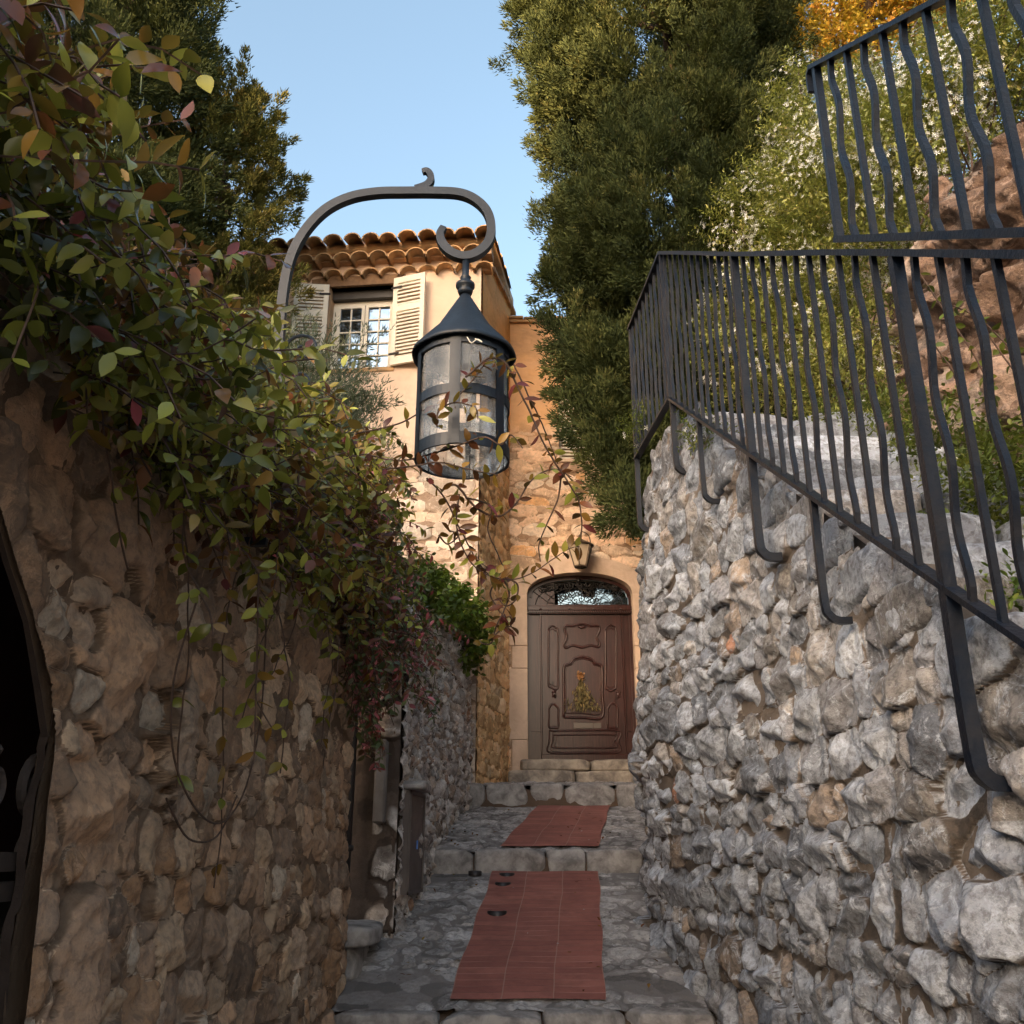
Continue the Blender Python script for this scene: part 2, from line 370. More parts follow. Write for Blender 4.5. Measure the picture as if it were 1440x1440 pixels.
GREEN = [(0, (.020, .030, .010)), (.35, (.045, .060, .016)), (.6, (.085, .095, .022)), (.74, (.13, .135, .035)), (.84, (.12, .070, .022)), (.92, (.09, .028, .022)), (1, (.22, .045, .055))]
M['vine_leaf'] = leaf_mat('vine_leaf', [(0, (.034, .042, .010)), (.18, (.085, .092, .016)), (.36, (.18, .195, .030)), (.50, (.34, .35, .065)), (.62, (.24, .145, .03)), (.76, (.16, .055, .022)), (.93, (.075, .022, .018)), (.97, (.22, .04, .05)), (1, (.30, .07, .09))], rough=.27, trans=.22, spec=.42)
M['red_leaf'] = leaf_mat('red_leaf', [(0, (.05, .075, .025)), (.3, (.11, .15, .05)), (.5, (.14, .075, .035)), (.72, (.17, .045, .035)), (.88, (.36, .07, .08)), (1, (.62, .22, .26))], rough=.35, trans=.2)
M['cypress'] = leaf_mat('cypress', [(0, (.018, .028, .012)), (.4, (.046, .062, .022)), (.75, (.088, .104, .034)), (1, (.17, .16, .055))], rough=.8, trans=.12, spec=.15)
M['cypress_tan'] = leaf_mat('cypress_tan', [(0, (.06, .07, .018)), (.5, (.13, .13, .034)), (1, (.26, .19, .06))], rough=.8, trans=.18, spec=.15)
M['jasmine'] = leaf_mat('jasmine', [(0, (.09, .11, .02)), (.4, (.22, .25, .05)), (.75, (.38, .38, .09)), (1, (.34, .26, .09))], rough=.45, trans=.3)
M['yellow_leaf'] = leaf_mat('yellow_leaf', [(0, (.35, .30, .04)), (.5, (.70, .48, .05)), (1, (.80, .34, .06))], rough=.5, trans=.4)
M['fern'] = leaf_mat('fern', [(0, (.035, .075, .012)), (.5, (.10, .17, .02)), (.9, (.20, .26, .03)), (1, (.20, .06, .03))], rough=.4, trans=.3)
M['greygreen'] = leaf_mat('greygreen', [(0, (.045, .065, .040)), (.6, (.085, .11, .065)), (1, (.15, .16, .09))], rough=.6, trans=.2)
M['herb'] = leaf_mat('herb', [(0, (.05, .08, .01)), (.6, (.12, .16, .02)), (1, (.20, .20, .03))], rough=.5, trans=.3)
M['dried'] = leaf_mat('dried', [(0, (.08, .065, .025)), (.6, (.16, .13, .05)), (1, (.26, .17, .06))], rough=.8, trans=.1)

# ------------------------------------------------------------------ rubble heightfield
def make_stones(s0, s1, t0, t1, size, rs, big=None, aspect=1.35, vary=.5, tilt=.16, sizefn=None):
    L = []; t = t0
    while t < t1:
        hrow = size*rs.uniform(.6, 1.35); s = s0 - rs.rand()*size
        while s < s1:
            k = 1 if sizefn is None else sizefn(s, t)
            hh = hrow*k*rs.uniform(.8, 1.2); ww = hh*aspect*rs.uniform(.55, 1.7)
            if rs.rand() < vary*.45 and hh > size*.6:       # two small ones stacked
                f = rs.uniform(.35, .65)
                L.append((s+ww*.35, t+hrow*f*.5, ww*.35, hrow*f*.5)); L.append((s+ww*.35, t+hrow*(f+1)*.5, ww*.35, hrow*(1-f)*.5)); s += ww*.7
            else:
                L.append((s+ww/2, t+hrow/2+rs.uniform(-.15, .15)*hh, ww/2, hh/2)); s += ww
        t += hrow*.98
    L = np.array(L); n = len(L); L[:, 0] += rs.uniform(-.1, .1, n)*size; 
    if big is not None: 
        big = np.array(big); keep = np.ones(n, bool)
        for b in big: keep &= ((L[:, 0]-b[0])/b[2])**2+((L[:, 1]-b[1])/b[3])**2 > .55
        L = np.concatenate([L[keep], big])
    rot = rs.normal(0, tilt, len(L)); return np.column_stack([L, rot])

def stone_field(sax, tax, S, rs, depth=.04, ew=.22, lim=1.12, lw=.2, warp=.02, wsc=9, facet=.5, micro=.006, tilt_amt=.6, seed=0):
    s, t = np.meshgrid(sax, tax, indexing='ij')
    sw = s + warp*fbm(s*wsc, t*wsc, np.full_like(s, seed+.5), 3)*1.3 + 0.0025*fbm(s*45, t*45, np.full_like(s, seed+.9), 2); tw = t + warp*fbm(s*wsc+31, t*wsc+17, np.full_like(s, seed+2.5), 3)*1.3 + 0.0025*fbm(s*45+9, t*45, np.full_like(s, seed+.2), 2)
    F1 = np.full(s.shape, 9.0); F2 = np.full(s.shape, 9.0); ID = np.zeros(s.shape, int)
    for i, (cs, ct, a, b, ro) in enumerate(S):
        m = 2.0*max(a, b); i0, i1 = np.searchsorted(sax, [cs-m, cs+m]); j0, j1 = np.searchsorted(tax, [ct-m, ct+m])
        if i0 >= i1 or j0 >= j1: continue
        ds = sw[i0:i1, j0:j1]-cs; dt = tw[i0:i1, j0:j1]-ct; c, sn = math.cos(ro), math.sin(ro)
        q = np.abs((ds*c+dt*sn)/a)**2.6+np.abs((-ds*sn+dt*c)/b)**2.6; d = q**(1/2.6)
        f1 = F1[i0:i1, j0:j1]; f2 = F2[i0:i1, j0:j1]; cl = d < f1
        F2[i0:i1, j0:j1] = np.where(cl, f1, np.minimum(f2, d)); ID[i0:i1, j0:j1] = np.where(cl, i, ID[i0:i1, j0:j1]); F1[i0:i1, j0:j1] = np.where(cl, d, f1)
    n = len(S); A = S[ID]
    ds = sw-A[..., 0]; dt = tw-A[..., 1]; c, sn = np.cos(A[..., 4]), np.sin(A[..., 4]); qx = (ds*c+dt*sn)/A[..., 2]; qy = (-ds*sn+dt*c)/A[..., 3]
    # gap width held in metres: F2-F1 scaled by stone size
    sz = np.minimum(A[..., 2], A[..., 3])
    rag = .18*fbm(s*28, t*28, ID*1.37, 2)
    e = np.clip((F2-F1)/ew+rag*.5, 0, 1); cv = np.clip((lim-F1)/lw+rag, 0, 1); m = np.minimum(e, cv)
    prof = np.clip(1-(1-m)**3, 0, 1)**.8
    K = 7; gx = rs.normal(0, .85, (n, K))*facet; gy = rs.normal(0, .85, (n, K))*facet; of = rs.uniform(.10, .9, (n, K))
    hf = np.full(s.shape, 9.0)
    for k in range(K): hf = np.minimum(hf, of[ID, k]+gx[ID, k]*qx+gy[ID, k]*qy)
    hf = np.clip(hf, -.5, 1)
    base = rs.uniform(.3, 1.45, n)[ID]; sc = np.clip(sz/.08, .5, 1.7)
    h = prof*depth*sc*(base*.60+hf*1.05)
    g = fbm(s*22+ID*3.3, t*22, ID*1.9, 5); g2 = ridge(s*14+ID*1.3, t*14, ID*2.7)
    g3 = fbm(s*7+ID*5.1, t*7, ID*.77, 3); h = h + micro*(g*1.7+(g2-.5)*1.8)*(.3+prof) + prof*depth*sc*.32*g3
    return s, t, h, ID, m, n

def grid_faces(ni, nj, mask=None, flip=False):
    i, j = np.meshgrid(np.arange(ni-1), np.arange(nj-1), indexing='ij'); a = (i*nj+j).ravel(); f = np.column_stack([a, a+nj, a+nj+1, a+1])
    if flip: f = f[:, ::-1]
    if mask is not None: f = f[mask[:-1, :-1].ravel() & mask[1:, :-1].ravel() & mask[1:, 1:].ravel() & mask[:-1, 1:].ravel()]
    return f
def compact(V, f, *arrs):
    used = np.zeros(len(V), bool); used[f.ravel()] = True; idx = np.cumsum(used)-1
    return (V[used], idx[f]) + tuple(a[used] for a in arrs)

def resample(P, ds=.05):
    P = np.asarray(P, float); d = np.concatenate([[0], np.cumsum(np.linalg.norm(np.diff(P, axis=0), axis=1))]); n = max(2, int(d[-1]/ds))
    t = np.linspace(0, d[-1], n); return np.column_stack([np.interp(t, d, P[:, k]) for k in range(P.shape[1])]), t
class Plan:
    """a wall's plan line; side=+1 faces left of travel"""
    def __init__(s, pts, side=1, soft=True):
        P = smooth_path(pts, 6) if soft else np.array(pts, float); s.P, s.t = resample(P, .04); T = np.gradient(s.P, axis=0); T /= np.linalg.norm(T, axis=1)[:, None]
        s.N = np.column_stack([-T[:, 1], T[:, 0]])*side; s.L = s.t[-1]
    def __call__(s, q):
        x = np.interp(q, s.t, s.P[:, 0]); y = np.interp(q, s.t, s.P[:, 1]); nx = np.interp(q, s.t, s.N[:, 0]); ny = np.interp(q, s.t, s.N[:, 1]); return x, y, nx, ny

def wall(name, plan, sax, tax, size, mt, zbot, ztop, batter=None, parent=None, seed=1, hole=None, plaster=None, relief=None, core=.35, coredep=.03, aspect=1.35, big=None, core_hole=None, sizefn=None, tint=None, raise_mortar=None, core_poly=True, side=1, core_drop=.02, mortar_zone=None, snap=None, **kw):
    """rubble wall: heightfield face plus a mortar core behind it"""
    rs = np.random.RandomState(seed); S = make_stones(sax[0]-.3, sax[-1]+.3, tax[0]-.3, tax[-1]+.3, size, rs, aspect=aspect, big=big, sizefn=sizefn)
    s, t, h, ID, m, n = stone_field(sax, tax, S, rs, seed=seed, **kw)
    x, y, nx, ny = plan(s)
    if raise_mortar is not None: 
        rm = raise_mortar(y, t); h = h*(1-rm*.6)+rm*.02; 
    if relief is not None: h = h*relief(s, t, y)
    pl = np.clip(plaster(s, t, y), 0, 1) if plaster is not None else np.zeros_like(s)
    h = h*(1-pl*.93)+pl*.018
    b = batter(s, t, y) if batter is not None else 0
    h = h+b
    zt = ztop(s, y); zb = zbot(s, y)
    cz = S[ID, 1]; zc = ztop(S[:, 0], np.interp(S[:, 0], plan.t, plan.P[:, 1]))[ID]
    keepm = (cz < zc-.25*S[ID, 3]) & (t > zb-.25) & ~((m <= .02) & (t > zt-.03))
    if snap is not None:
        az = snap(y); dt_ = tax[1]-tax[0]; nb = (t < az) & (t > az-dt_*1.05) & (y < 1.99); keepm &= ~(hole(s, t, x, y) & ~nb); t = np.where(nb, az, t)
    elif hole is not None: keepm &= ~hole(s, t, x, y)
    V = np.column_stack([(x+nx*h).ravel(), (y+ny*h).ravel(), t.ravel()])
    f = grid_faces(len(sax), len(tax), keepm, flip=(side > 0))
    r1 = rs.rand(n)[ID]; r2 = rs.rand(n)[ID]
    if tint is not None: r1 = tint(r1, s, t, y)
    zn = mortar_zone(y, t) if mortar_zone is not None else np.full_like(s, .75)
    r2 = np.where(m < .22, np.clip(zn, 0, 1), r2)
    cd = np.column_stack([r1.ravel(), np.clip(m*1.3, 0, 1).ravel(), r2.ravel(), pl.ravel()])
    V, f, cd = compact(V, f, cd)
    Vs, Fs, At = [V], [f], [cd]
    # core
    if core and core_poly:
        q = np.arange(sax[0], sax[-1]+1e-6, .06); qx, qy, qnx, qny = plan(q); zt = ztop(q, qy)-core_drop; zb = zbot(q, qy)-.6
        nz = 24; fr = np.linspace(0, 1, nz); Z = zb[:, None]+(zt-zb)[:, None]*fr[None]
        Q = np.repeat(q[:, None], nz, 1); QY = np.repeat(qy[:, None], nz, 1)
        bb = batter(Q, Z, QY) if batter is not None else np.zeros_like(Z)
        off = bb-coredep if np.ndim(bb) else np.full_like(Z, bb-coredep)
        FX = qx[:, None]+qnx[:, None]*off; FY = qy[:, None]+qny[:, None]*off
        BX = np.repeat((qx-qnx*core)[:, None], nz, 1); BY = np.repeat((qy-qny*core)[:, None], nz, 1)
        if core_hole is None:
            o = len(V); g = np.column_stack([FX.ravel(), FY.ravel(), Z.ravel()]); g2 = np.column_stack([BX.ravel(), BY.ravel(), Z.ravel()])
            fa = grid_faces(len(q), nz, flip=(side > 0))+o; fb = grid_faces(len(q), nz, flip=(side < 0))+o+len(g)
            topi = np.arange(len(q))*nz+nz-1; ft = np.column_stack([topi[:-1], topi[1:], topi[1:]+len(g), topi[:-1]+len(g)])+o
            e0 = np.arange(nz-1); fe = np.column_stack([e0, e0+1, e0+1+len(g), e0+len(g)])+o; e1 = e0+(len(q)-1)*nz; ff = np.column_stack([e1, e1+1, e1+1+len(g), e1+len(g)])+o
            Vs += [g, g2]; Fs += [fa, fb, ft, fe, ff]; At.append(np.tile([[.3, 0, .5, 0]], (len(g)*2, 1)))
    o = mesh(name, np.concatenate(Vs), np.concatenate(Fs), mt, parent, attr=np.concatenate(At), smooth=True)
    return o

def rough_block(a, b, rs, n=9, amp=.02, fac=.5, rot=0):
    """a rough stone block filling the box a..b"""
    a = np.array(a, float); b = np.array(b, float); c = (a+b)/2; h = (b-a)/2
    V = []; Fs = []; k = np.linspace(-1, 1, n); g1, g2 = np.meshgrid(k, k, indexing='ij'); o = 0
    for ax in range(3):
        for sg in (-1, 1):
            P = np.zeros((n*n, 3)); P[:, ax] = sg; P[:, (ax+1) % 3] = g1.ravel(); P[:, (ax+2) % 3] = g2.ravel(); V.append(P)
            Fs.append(grid_faces(n, n, flip=(sg < 0))+o); o += n*n
    P = np.concatenate(V); nr = (np.abs(P)**9).sum(1)**(1/9); Q = P/nr[:, None]
    for _ in range(9):
        d = rs.normal(size=3); d /= np.linalg.norm(d); lim = rs.uniform(.84, 1.06)*np.abs(d).sum()*.86; ex = np.maximum(Q@d-lim, 0); Q = Q-ex[:, None]*d*fac*1.6
    s = rs.rand()*50; W = Q*h; am = amp*fbm(W[:, 0]*9+s, W[:, 1]*9, W[:, 2]*9, 4)*1.6
    W = W+(Q/np.linalg.norm(Q, axis=1)[:, None])*am[:, None]
    if rot: cr, sr = math.cos(rot), math.sin(rot); W = W@np.array([[cr, sr, 0], [-sr, cr, 0], [0, 0, 1]])
    return W+c, np.concatenate(Fs)
def blocks(name, lst, mt, parent=None, rs=None, amp=.02, n=9, cr=(0, 1)):
    Vs, Fs, At = [], [], []; o = 0
    for it in lst:
        V, f = rough_block(it[0], it[1], rs, n=n, amp=amp, rot=it[2] if len(it) > 2 else 0); Vs.append(V); Fs.append(f+o); o += len(V)
        At.append(np.tile([[rs.uniform(*cr), 1, rs.rand(), 0]], (len(V), 1)))
    return mesh(name, np.concatenate(Vs), np.concatenate(Fs), mt, parent, attr=np.concatenate(At), smooth=True)

# ------------------------------------------------------------------ foliage
def unit(v): return v/(np.linalg.norm(v, axis=-1, keepdims=True)+1e-12)
_st = [(.14, .50), (.34, .93), (.58, .96), (.80, .58)]
def leaf_template():
    T = [(0, 0, 0)]
    for x, wd in _st: T += [(x, -wd*.5, .22*wd*.5), (x, 0, 0), (x, wd*.5, .22*wd*.5)]
    T.append((1, 0, 0)); T = np.array(T)
    Fs = [(0, 1, 2), (0, 2, 3)]
    for k in (0, 1, 2):
        b = 1+k*3
        for a, c in ((b, b+1), (b+1, b+2)): Fs += [(a, a+3, c+3), (a, c+3, c)]
    Fs += [(10, 13, 11), (11, 13, 12)]
    return T, np.array(Fs)
LT, LF = leaf_template()
def leaf_mesh(P, D, U, ln, wd, rs, col=None, curl=.25):
    """leaves at P, pointing D, up U, lengths ln, widths wd"""
    D = unit(D); S = unit(np.cross(U, D)); U = np.cross(D, S); n = len(P)
    ln = np.broadcast_to(ln, n)[:, None, None]; wd = np.broadcast_to(wd, n)[:, None, None]
    cu = ((rs.rand(n)**1.5*2.2-.15)*curl)[:, None, None]
    x = LT[None, :, 0:1]; V = P[:, None]+D[:, None]*x*ln+S[:, None]*LT[None, :, 1:2]*wd+U[:, None]*(LT[None, :, 2:3]*wd-cu*x*x*ln)
    Fs = (LF[None]+(np.arange(n)*len(LT))[:, None, None]).reshape(-1, 3)
    c = col if col is not None else rs.rand(n); at = np.column_stack([c, rs.rand(n), rs.rand(n), np.ones(n)]); at = np.repeat(at, len(LT), 0)
    return V.reshape(-1, 3), Fs, at
def tri_tufts(P, D, ln, wd, rs, col):
    D = unit(D); S = unit(np.cross(D, rs.normal(size=D.shape))); n = len(P); ln = np.broadcast_to(ln, n)[:, None]; wd = np.broadcast_to(wd, n)[:, None]
    V = np.stack([P-S*wd, P+S*wd, P+D*ln*.65+S*wd*.5, P+D*ln], 1).reshape(-1, 3)
    b = (np.arange(n)*4)[:, None]; Fs = np.concatenate([b+np.array([[0, 1, 2]]), b+np.array([[0, 2, 3]])]); at = np.repeat(np.column_stack([col, rs.rand(n), rs.rand(n), np.ones(n)]), 4, 0)
    return V, Fs, at
def join(parts):
    V, Fs, At = [], [], []; o = 0
    for v, f, a in parts: V.append(v); Fs.append(f+o); At.append(a); o += len(v)
    return np.concatenate(V), np.concatenate(Fs), np.concatenate(At)

def plumes(C, D, rs, length, rad, per, tl, tw, colbase):
    """cypress-like sprays: clusters of small scale tufts along short axes"""
    n = len(C); D = unit(D); t = rs.rand(n, per)**.8; off = rs.normal(size=(n, per, 3))*(rad*(1-.75*t))[..., None] if np.isscalar(rad) else rs.normal(size=(n, per, 3))*((rad[:, None])*(1-.75*t))[..., None]
    L = np.broadcast_to(length, n)
    P = C[:, None]+D[:, None]*(t*L[:, None])[..., None]+off; dirs = unit(D[:, None]*1.1+off/(np.linalg.norm(off, axis=-1, keepdims=True)+1e-9)*.8+rs.normal(size=off.shape)*.35+np.array([0, 0, .35]))
    col = np.clip(colbase[:, None]*.75+.35*t*.6+rs.normal(size=t.shape)*.10, 0, 1)
    return tri_tufts(P.reshape(-1, 3), dirs.reshape(-1, 3), (tl*rs.uniform(.6, 1.3, n*per)), tw*rs.uniform(.7, 1.3, n*per), rs, col.ravel())

def cypress(name, label, base, prof, z0, z1, nclump, per, seed, mt='cypress', lean=(0, 0), sub=None, group=None, lumps=None, length=.42, tl=.065, tw=.011, gap=.32, trunk_r=.14, rad=.07, limb=14, clump_r=.13):
    rs = np.random.RandomState(seed); root = thing(name, label, 'tree', tuple(base), group)
    base = np.array(base, float)
    def cen(z): return np.column_stack([base[0]+lean[0]*(z-base[2]), base[1]+lean[1]*(z-base[2]), z])
    zz = rs.uniform(z0, z1, nclump*2); th = rs.rand(nclump*2)*2*math.pi; Rr = np.interp(zz, [p[0] for p in prof], [p[1] for p in prof])
    lum = 1+.32*fbm(np.cos(th)*1.6+seed, np.sin(th)*1.6, zz*.9, 3)*1.3
    rr = Rr*lum*np.where(rs.rand(len(zz)) < .75, rs.uniform(.78, 1.0, len(zz)), rs.uniform(.35, .8, len(zz)))
    gp = vn(np.cos(th)*2.4+9, np.sin(th)*2.4+seed, zz*1.5); kp = gp > gap
    zz, th, rr = zz[kp][:nclump], th[kp][:nclump], rr[kp][:nclump]; C = cen(zz); C[:, 0] += np.cos(th)*rr; C[:, 1] += np.sin(th)*rr
    D = np.column_stack([np.cos(th)*.75, np.sin(th)*.75, rs.uniform(.2, 1.2, len(th))])+rs.normal(size=(len(th), 3))*.25
    nk = 8; m_ = len(C)//nk; sz = rs.uniform(.6, 1.4, m_)       # sprays gather into separate boughs with gaps between
    ci = np.repeat(np.arange(m_), nk); off = rs.normal(size=(m_*nk, 3))*clump_r*sz[ci][:, None]*np.array([1, 1, 1.35]); C0 = C[:m_]; D0 = unit(D[:m_])
    C = C0[ci]+off+D0[ci]*(.10*sz[ci])[:, None]; D = D0[ci]*.8+unit(off)*.75+rs.normal(size=off.shape)*.2+np.array([0, 0, .25])
    cb = np.clip(.15+.55*rs.rand(m_)[ci]+.5*(vn(C[:, 0]*1.7, C[:, 1]*1.7, C[:, 2]*1.7)-.4)+rs.normal(size=len(C))*.08, 0, 1)
    parts = [plumes(C, D, rs, rs.uniform(.6, 1.25, len(C))*length*.8, rad, per, tl, tw, cb)]
    if lumps is not None:
        for (c, r, k) in lumps:
            d = unit(rs.normal(size=(k, 3))); Cc = np.array(c)+d*r*rs.uniform(.3, 1, (k, 1)); parts.append(plumes(Cc, d+np.array([0, 0, .5]), rs, length*.8, rad, per, tl, tw, rs.uniform(.1, .9, k)))
    V, f, a = join(parts); mesh('crown', V, f, M[mt], root, attr=a)
    b = MB(); zt = np.linspace(base[2]-.2, z1-(z1-base[2])*.12, 14); P = cen(zt); P[:, 0] += .05*np.sin(zt*1.3); b.tube(P, np.linspace(trunk_r, .03, 14), 9)
    for k in range(limb):
        z = rs.uniform(base[2]+(z1-base[2])*.12, z1*.9); a_ = rs.rand()*6.28; Rq = np.interp(z, [p[0] for p in prof], [p[1] for p in prof])*.85; p0 = cen(np.array([z]))[0]
        pts = [p0, p0+np.array([math.cos(a_)*Rq*.5, math.sin(a_)*Rq*.5, Rq*.35]), p0+np.array([math.cos(a_)*Rq, math.sin(a_)*Rq, Rq*1.0])]; b.tube(smooth_path(pts, 4), np.linspace(.045, .012, 9), 5)
    b.build('trunk', M['bark'], root, True); return root

def blob_pts(blobs, n, rs, shell=.55):
    """points near the surfaces of ellipsoid blobs: (centre, (rx,ry,rz))"""
    vol = np.array([b[1][0]*b[1][1]+b[1][1]*b[1][2]+b[1][0]*b[1][2] for b in blobs]); k = rs.choice(len(blobs), n, p=vol/vol.sum())
    C = np.array([b[0] for b in blobs], float)[k]; Rd = np.array([b[1] for b in blobs], float)[k]; d = unit(rs.normal(size=(n, 3))); r = rs.uniform(shell, 1.0, (n, 1))*(1+.25*fbm(C[:, 0]+d[:, 0]*3, d[:, 1]*3, d[:, 2]*3+C[:, 2], 2)[:, None])
    return C+d*Rd*r, unit(d/Rd), r[:, 0]
def leaf_bush(blobs, n, rs, ln, wd, up=.4, shell=.5, spread=.8, clump=6):
    """small twigs with clump leaves each"""
    m = n//clump; P, D, r = blob_pts(blobs, m, rs, shell); D = unit(D+np.array([0, 0, up])+rs.normal(size=D.shape)*.35); t = np.linspace(0, 1, clump)[None, :, None]
    Q = P[:, None]+D[:, None]*t*ln*clump*.42; side = unit(np.cross(D, rs.normal(size=D.shape)))[:, None]*np.where(np.arange(clump) % 2, 1, -1)[None, :, None]
    LD = unit(D[:, None]*.7+side*spread+rs.normal(size=Q.shape)*.3); U = unit(D[:, None]*.6+np.array([0, 0, .7])+rs.normal(size=Q.shape)*.3)
    col = np.clip(np.repeat(rs.rand(m), clump)*.7+rs.rand(m*clump)*.3, 0, 1)
    return leaf_mesh(Q.reshape(-1, 3), LD.reshape(-1, 3), U.reshape(-1, 3), ln*rs.uniform(.65, 1.25, m*clump), wd*rs.uniform(.7, 1.2, m*clump), rs, col), P, D
def star_flowers(P, N, rs, r=.018, petals=5):
    """five-petalled small flowers"""
    Vs, Fs = [], []; o = 0; N = unit(N)
    A = unit(np.cross(N, rs.normal(size=N.shape))); B = np.cross(N, A)
    for i in range(len(P)):
        V = [P[i]]; a0 = rs.rand()*6.28; rr = r*rs.uniform(.75, 1.25)
        for k in range(petals):
            for da, q in ((-.26, .62), (0, 1.0), (.26, .62)):
                a = a0+k*2*math.pi/petals+da; V.append(P[i]+(A[i]*math.cos(a)+B[i]*math.sin(a))*rr*q+N[i]*rr*.18*q)
            b = o+1+k*3; Fs += [(o, b, b+1), (o, b+1, b+2)]
        Vs.append(np.array(V)); o += 1+petals*3
    return np.concatenate(Vs), np.array(Fs)

# ================================================================== GROUND AND LANE
def gz(Y):
    Y = np.asarray(Y, float)
    return np.interp(Y, [-3, 4.86, 4.93, 6.88, 6.95, 8.52, 8.56, 9.46, 12], [-1.75, -.88, -.705, -.13, .0, .365, .545, .63, .66])
g = mesh('ground', [(-300, -300, -2.2), (300, -300, -2.2), (300, 300, -2.2), (-300, 300, -2.2)], np.array([[0, 1, 2, 3]]), M['soil']); tag(g, kind='structure')
b = MB(); ygs = [-3, 4.86, 4.93, 6.88, 6.95, 8.52, 8.56, 9.46, 10.5]
b.prism([(-3.4, y, float(gz(y))-.045) for y in ygs]+[(-3.4, 10.5, -2.4), (-3.4, -3, -2.4)], (6.6, 0, 0)); o = b.build('earth', M['soil']); tag(o, kind='structure')
V = []; nA = 40
for i in range(nA+1):
    a = R(-162)+R(68)*i/nA; d = 42+4*math.sin(i*.7); H_ = 15.6+1.0*math.sin(i*1.3)+.6*math.sin(i*3.1); H_ *= min(1, .3+min(i, nA-i)/6); d *= 3.45; H_ = H_*2.5-.5
    for (f, z) in ((.70, -2.3), (.8, 1.0), (.93, H_*.7), (1.0, H_), (1.3, H_+1.5), (1.8, -2.3)): V.append((d*f*math.sin(a), 8+d*f*math.cos(a), z))
o = mesh('sun_block_ridge', V, grid_faces(nA+1, 6), M['soil'], smooth=True); tag(o, kind='structure')  # unseen ridge behind the camera, added to keep direct sun off the lane
def lane_section(y0, y1, seed, res):
    rs = np.random.RandomState(seed); sa = np.arange(-1.5, 1.75, res); ta = np.arange(y0, y1+res*.5, res)
    S = make_stones(sa[0], sa[-1], ta[0]-.1, ta[-1]+.1, .10, rs, aspect=1.5, tilt=.5)
    s, t, h, ID, m, n = stone_field(sa, ta, S, rs, depth=.011, ew=.4, warp=.06, wsc=6, facet=.5, micro=.008, seed=seed, lim=1.0, lw=.3)
    cov = np.clip(2.4*fbm(s*2.3, t*2.3, np.full_like(s, seed), 3)+.95, .25, 1); h = h*cov; m = m*cov
    V = np.column_stack([s.ravel(), t.ravel(), (gz(t)+h-.012).ravel()]); f = grid_faces(len(sa), len(ta))
    cd = np.column_stack([rs.rand(n)[ID].ravel(), m.ravel(), rs.rand(n)[ID].ravel(), np.zeros(m.size)])
    o = mesh('lane', V, f, M['cobble'], attr=cd, smooth=True); tag(o, kind='structure')
lane_section(-2.5, 4.86, 21, .02); lane_section(4.96, 6.88, 22, .007); lane_section(6.96, 8.52, 23, .009); lane_section(8.58, 9.95, 24, .012)

def kerb(y, x0, x1, ztop, h, seed, wmin=.25, wmax=.5, dep=.16, mt='kerbstone', amp=.010):
    rs = np.random.RandomState(seed); x = x0; L = []
    while x < x1:
        w_ = rs.uniform(wmin, wmax); yy = y+.015*math.sin(x*2.1+seed)+rs.uniform(-.008, .008)
        L.append(((x, yy-.055, ztop-h-.06), (x+w_-.008, yy+dep, ztop+rs.uniform(-.006, .008)))); x += w_
    o = blocks('kerb', L, M[mt], rs=rs, amp=amp, n=12); tag(o, kind='structure'); return o
kerb(4.92, -1.15, 1.2, -.695, .17, 31); kerb(6.93, -.72, 1.05, .008, .13, 32); kerb(8.57, -.6, 1.3, .555, .18, 33, .3, .6)

def brick_strip(c00, c10, c11, c01, y0, y1, name='brick_path', notch=None):
    """corners as pixels of the photograph on the sloping lane: near-left, near-right, far-right, far-left"""
    n1, n2 = 24, 60; V, UV = [], []
    def on(u, v, Y): r = ray(u, v); return r[0]/r[1]*Y
    xa, xb, xc, xd = on(*c00, y0), on(*c10, y0), on(*c11, y1), on(*c01, y1)
    for j in range(n2+1):
        t = j/n2; y = y0+(y1-y0)*t; l = xa+(xd-xa)*t; r = xb+(xc-xb)*t
        for i in range(n1+1):
            s = i/n1; x = l+(r-l)*s+(.003*math.sin(y*9+i)*(abs(s-.5) > .49)); V.append((x+.004*math.sin(y*9), y, float(gz(y))+.007+.002*math.sin(x*11+y*5)+.0*(l))); UV.append((s, y-y0))
    V = np.array(V); f = grid_faces(n2+1, n1+1, flip=True)
    if notch: 
        cx = V[f].mean(1); keep = np.ones(len(f), bool)
        for (xx, ya, yb) in notch: keep &= ~((cx[:, 0] < xx) & (cx[:, 1] > ya) & (cx[:, 1] < yb))
        f = f[keep]
    o = mesh(name, V, f, M['brick_paving'], uv=np.array(UV)); tag(o, kind='structure'); return o
brick_strip((630, 1412), (851, 1412), (842, 1221), (693, 1221), 5.04, 6.86, notch=[(-.16, 6.40, 6.50)])
brick_strip((702, 1192), (841, 1192), (858, 1133), (756, 1133), 7.06, 8.50)
for i, (u, v, Y, r, lab) in enumerate([(713, 1229, 6.80, .052, 'nearest the kerb, at the top of the lower brick strip'), (707, 1244, 6.62, .052, 'second from the kerb on the left edge of the bricks'),
                                 (699, 1288, 6.13, .058, 'lowest one, set alone in the left edge of the bricks'), (668, 1225, 6.84, .045, 'set in the cobbles left of the bricks')]):
    x = ray(u, v)[0]/ray(u, v)[1]*Y; z = float(gz(Y))+.006; b = MB()
    b.lathe([(0, .004), (r*.62, .006), (r*.66, -.004), (r*.78, -.004), (r*.82, .010), (r, .008), (r*1.04, -.02)], (x, Y, z), 24)
    o = b.build('valve_cover', M['stop_metal'], smooth=True); tag(o, 'small round dark metal cover, '+lab, 'valve cover', 'round covers in the lane')

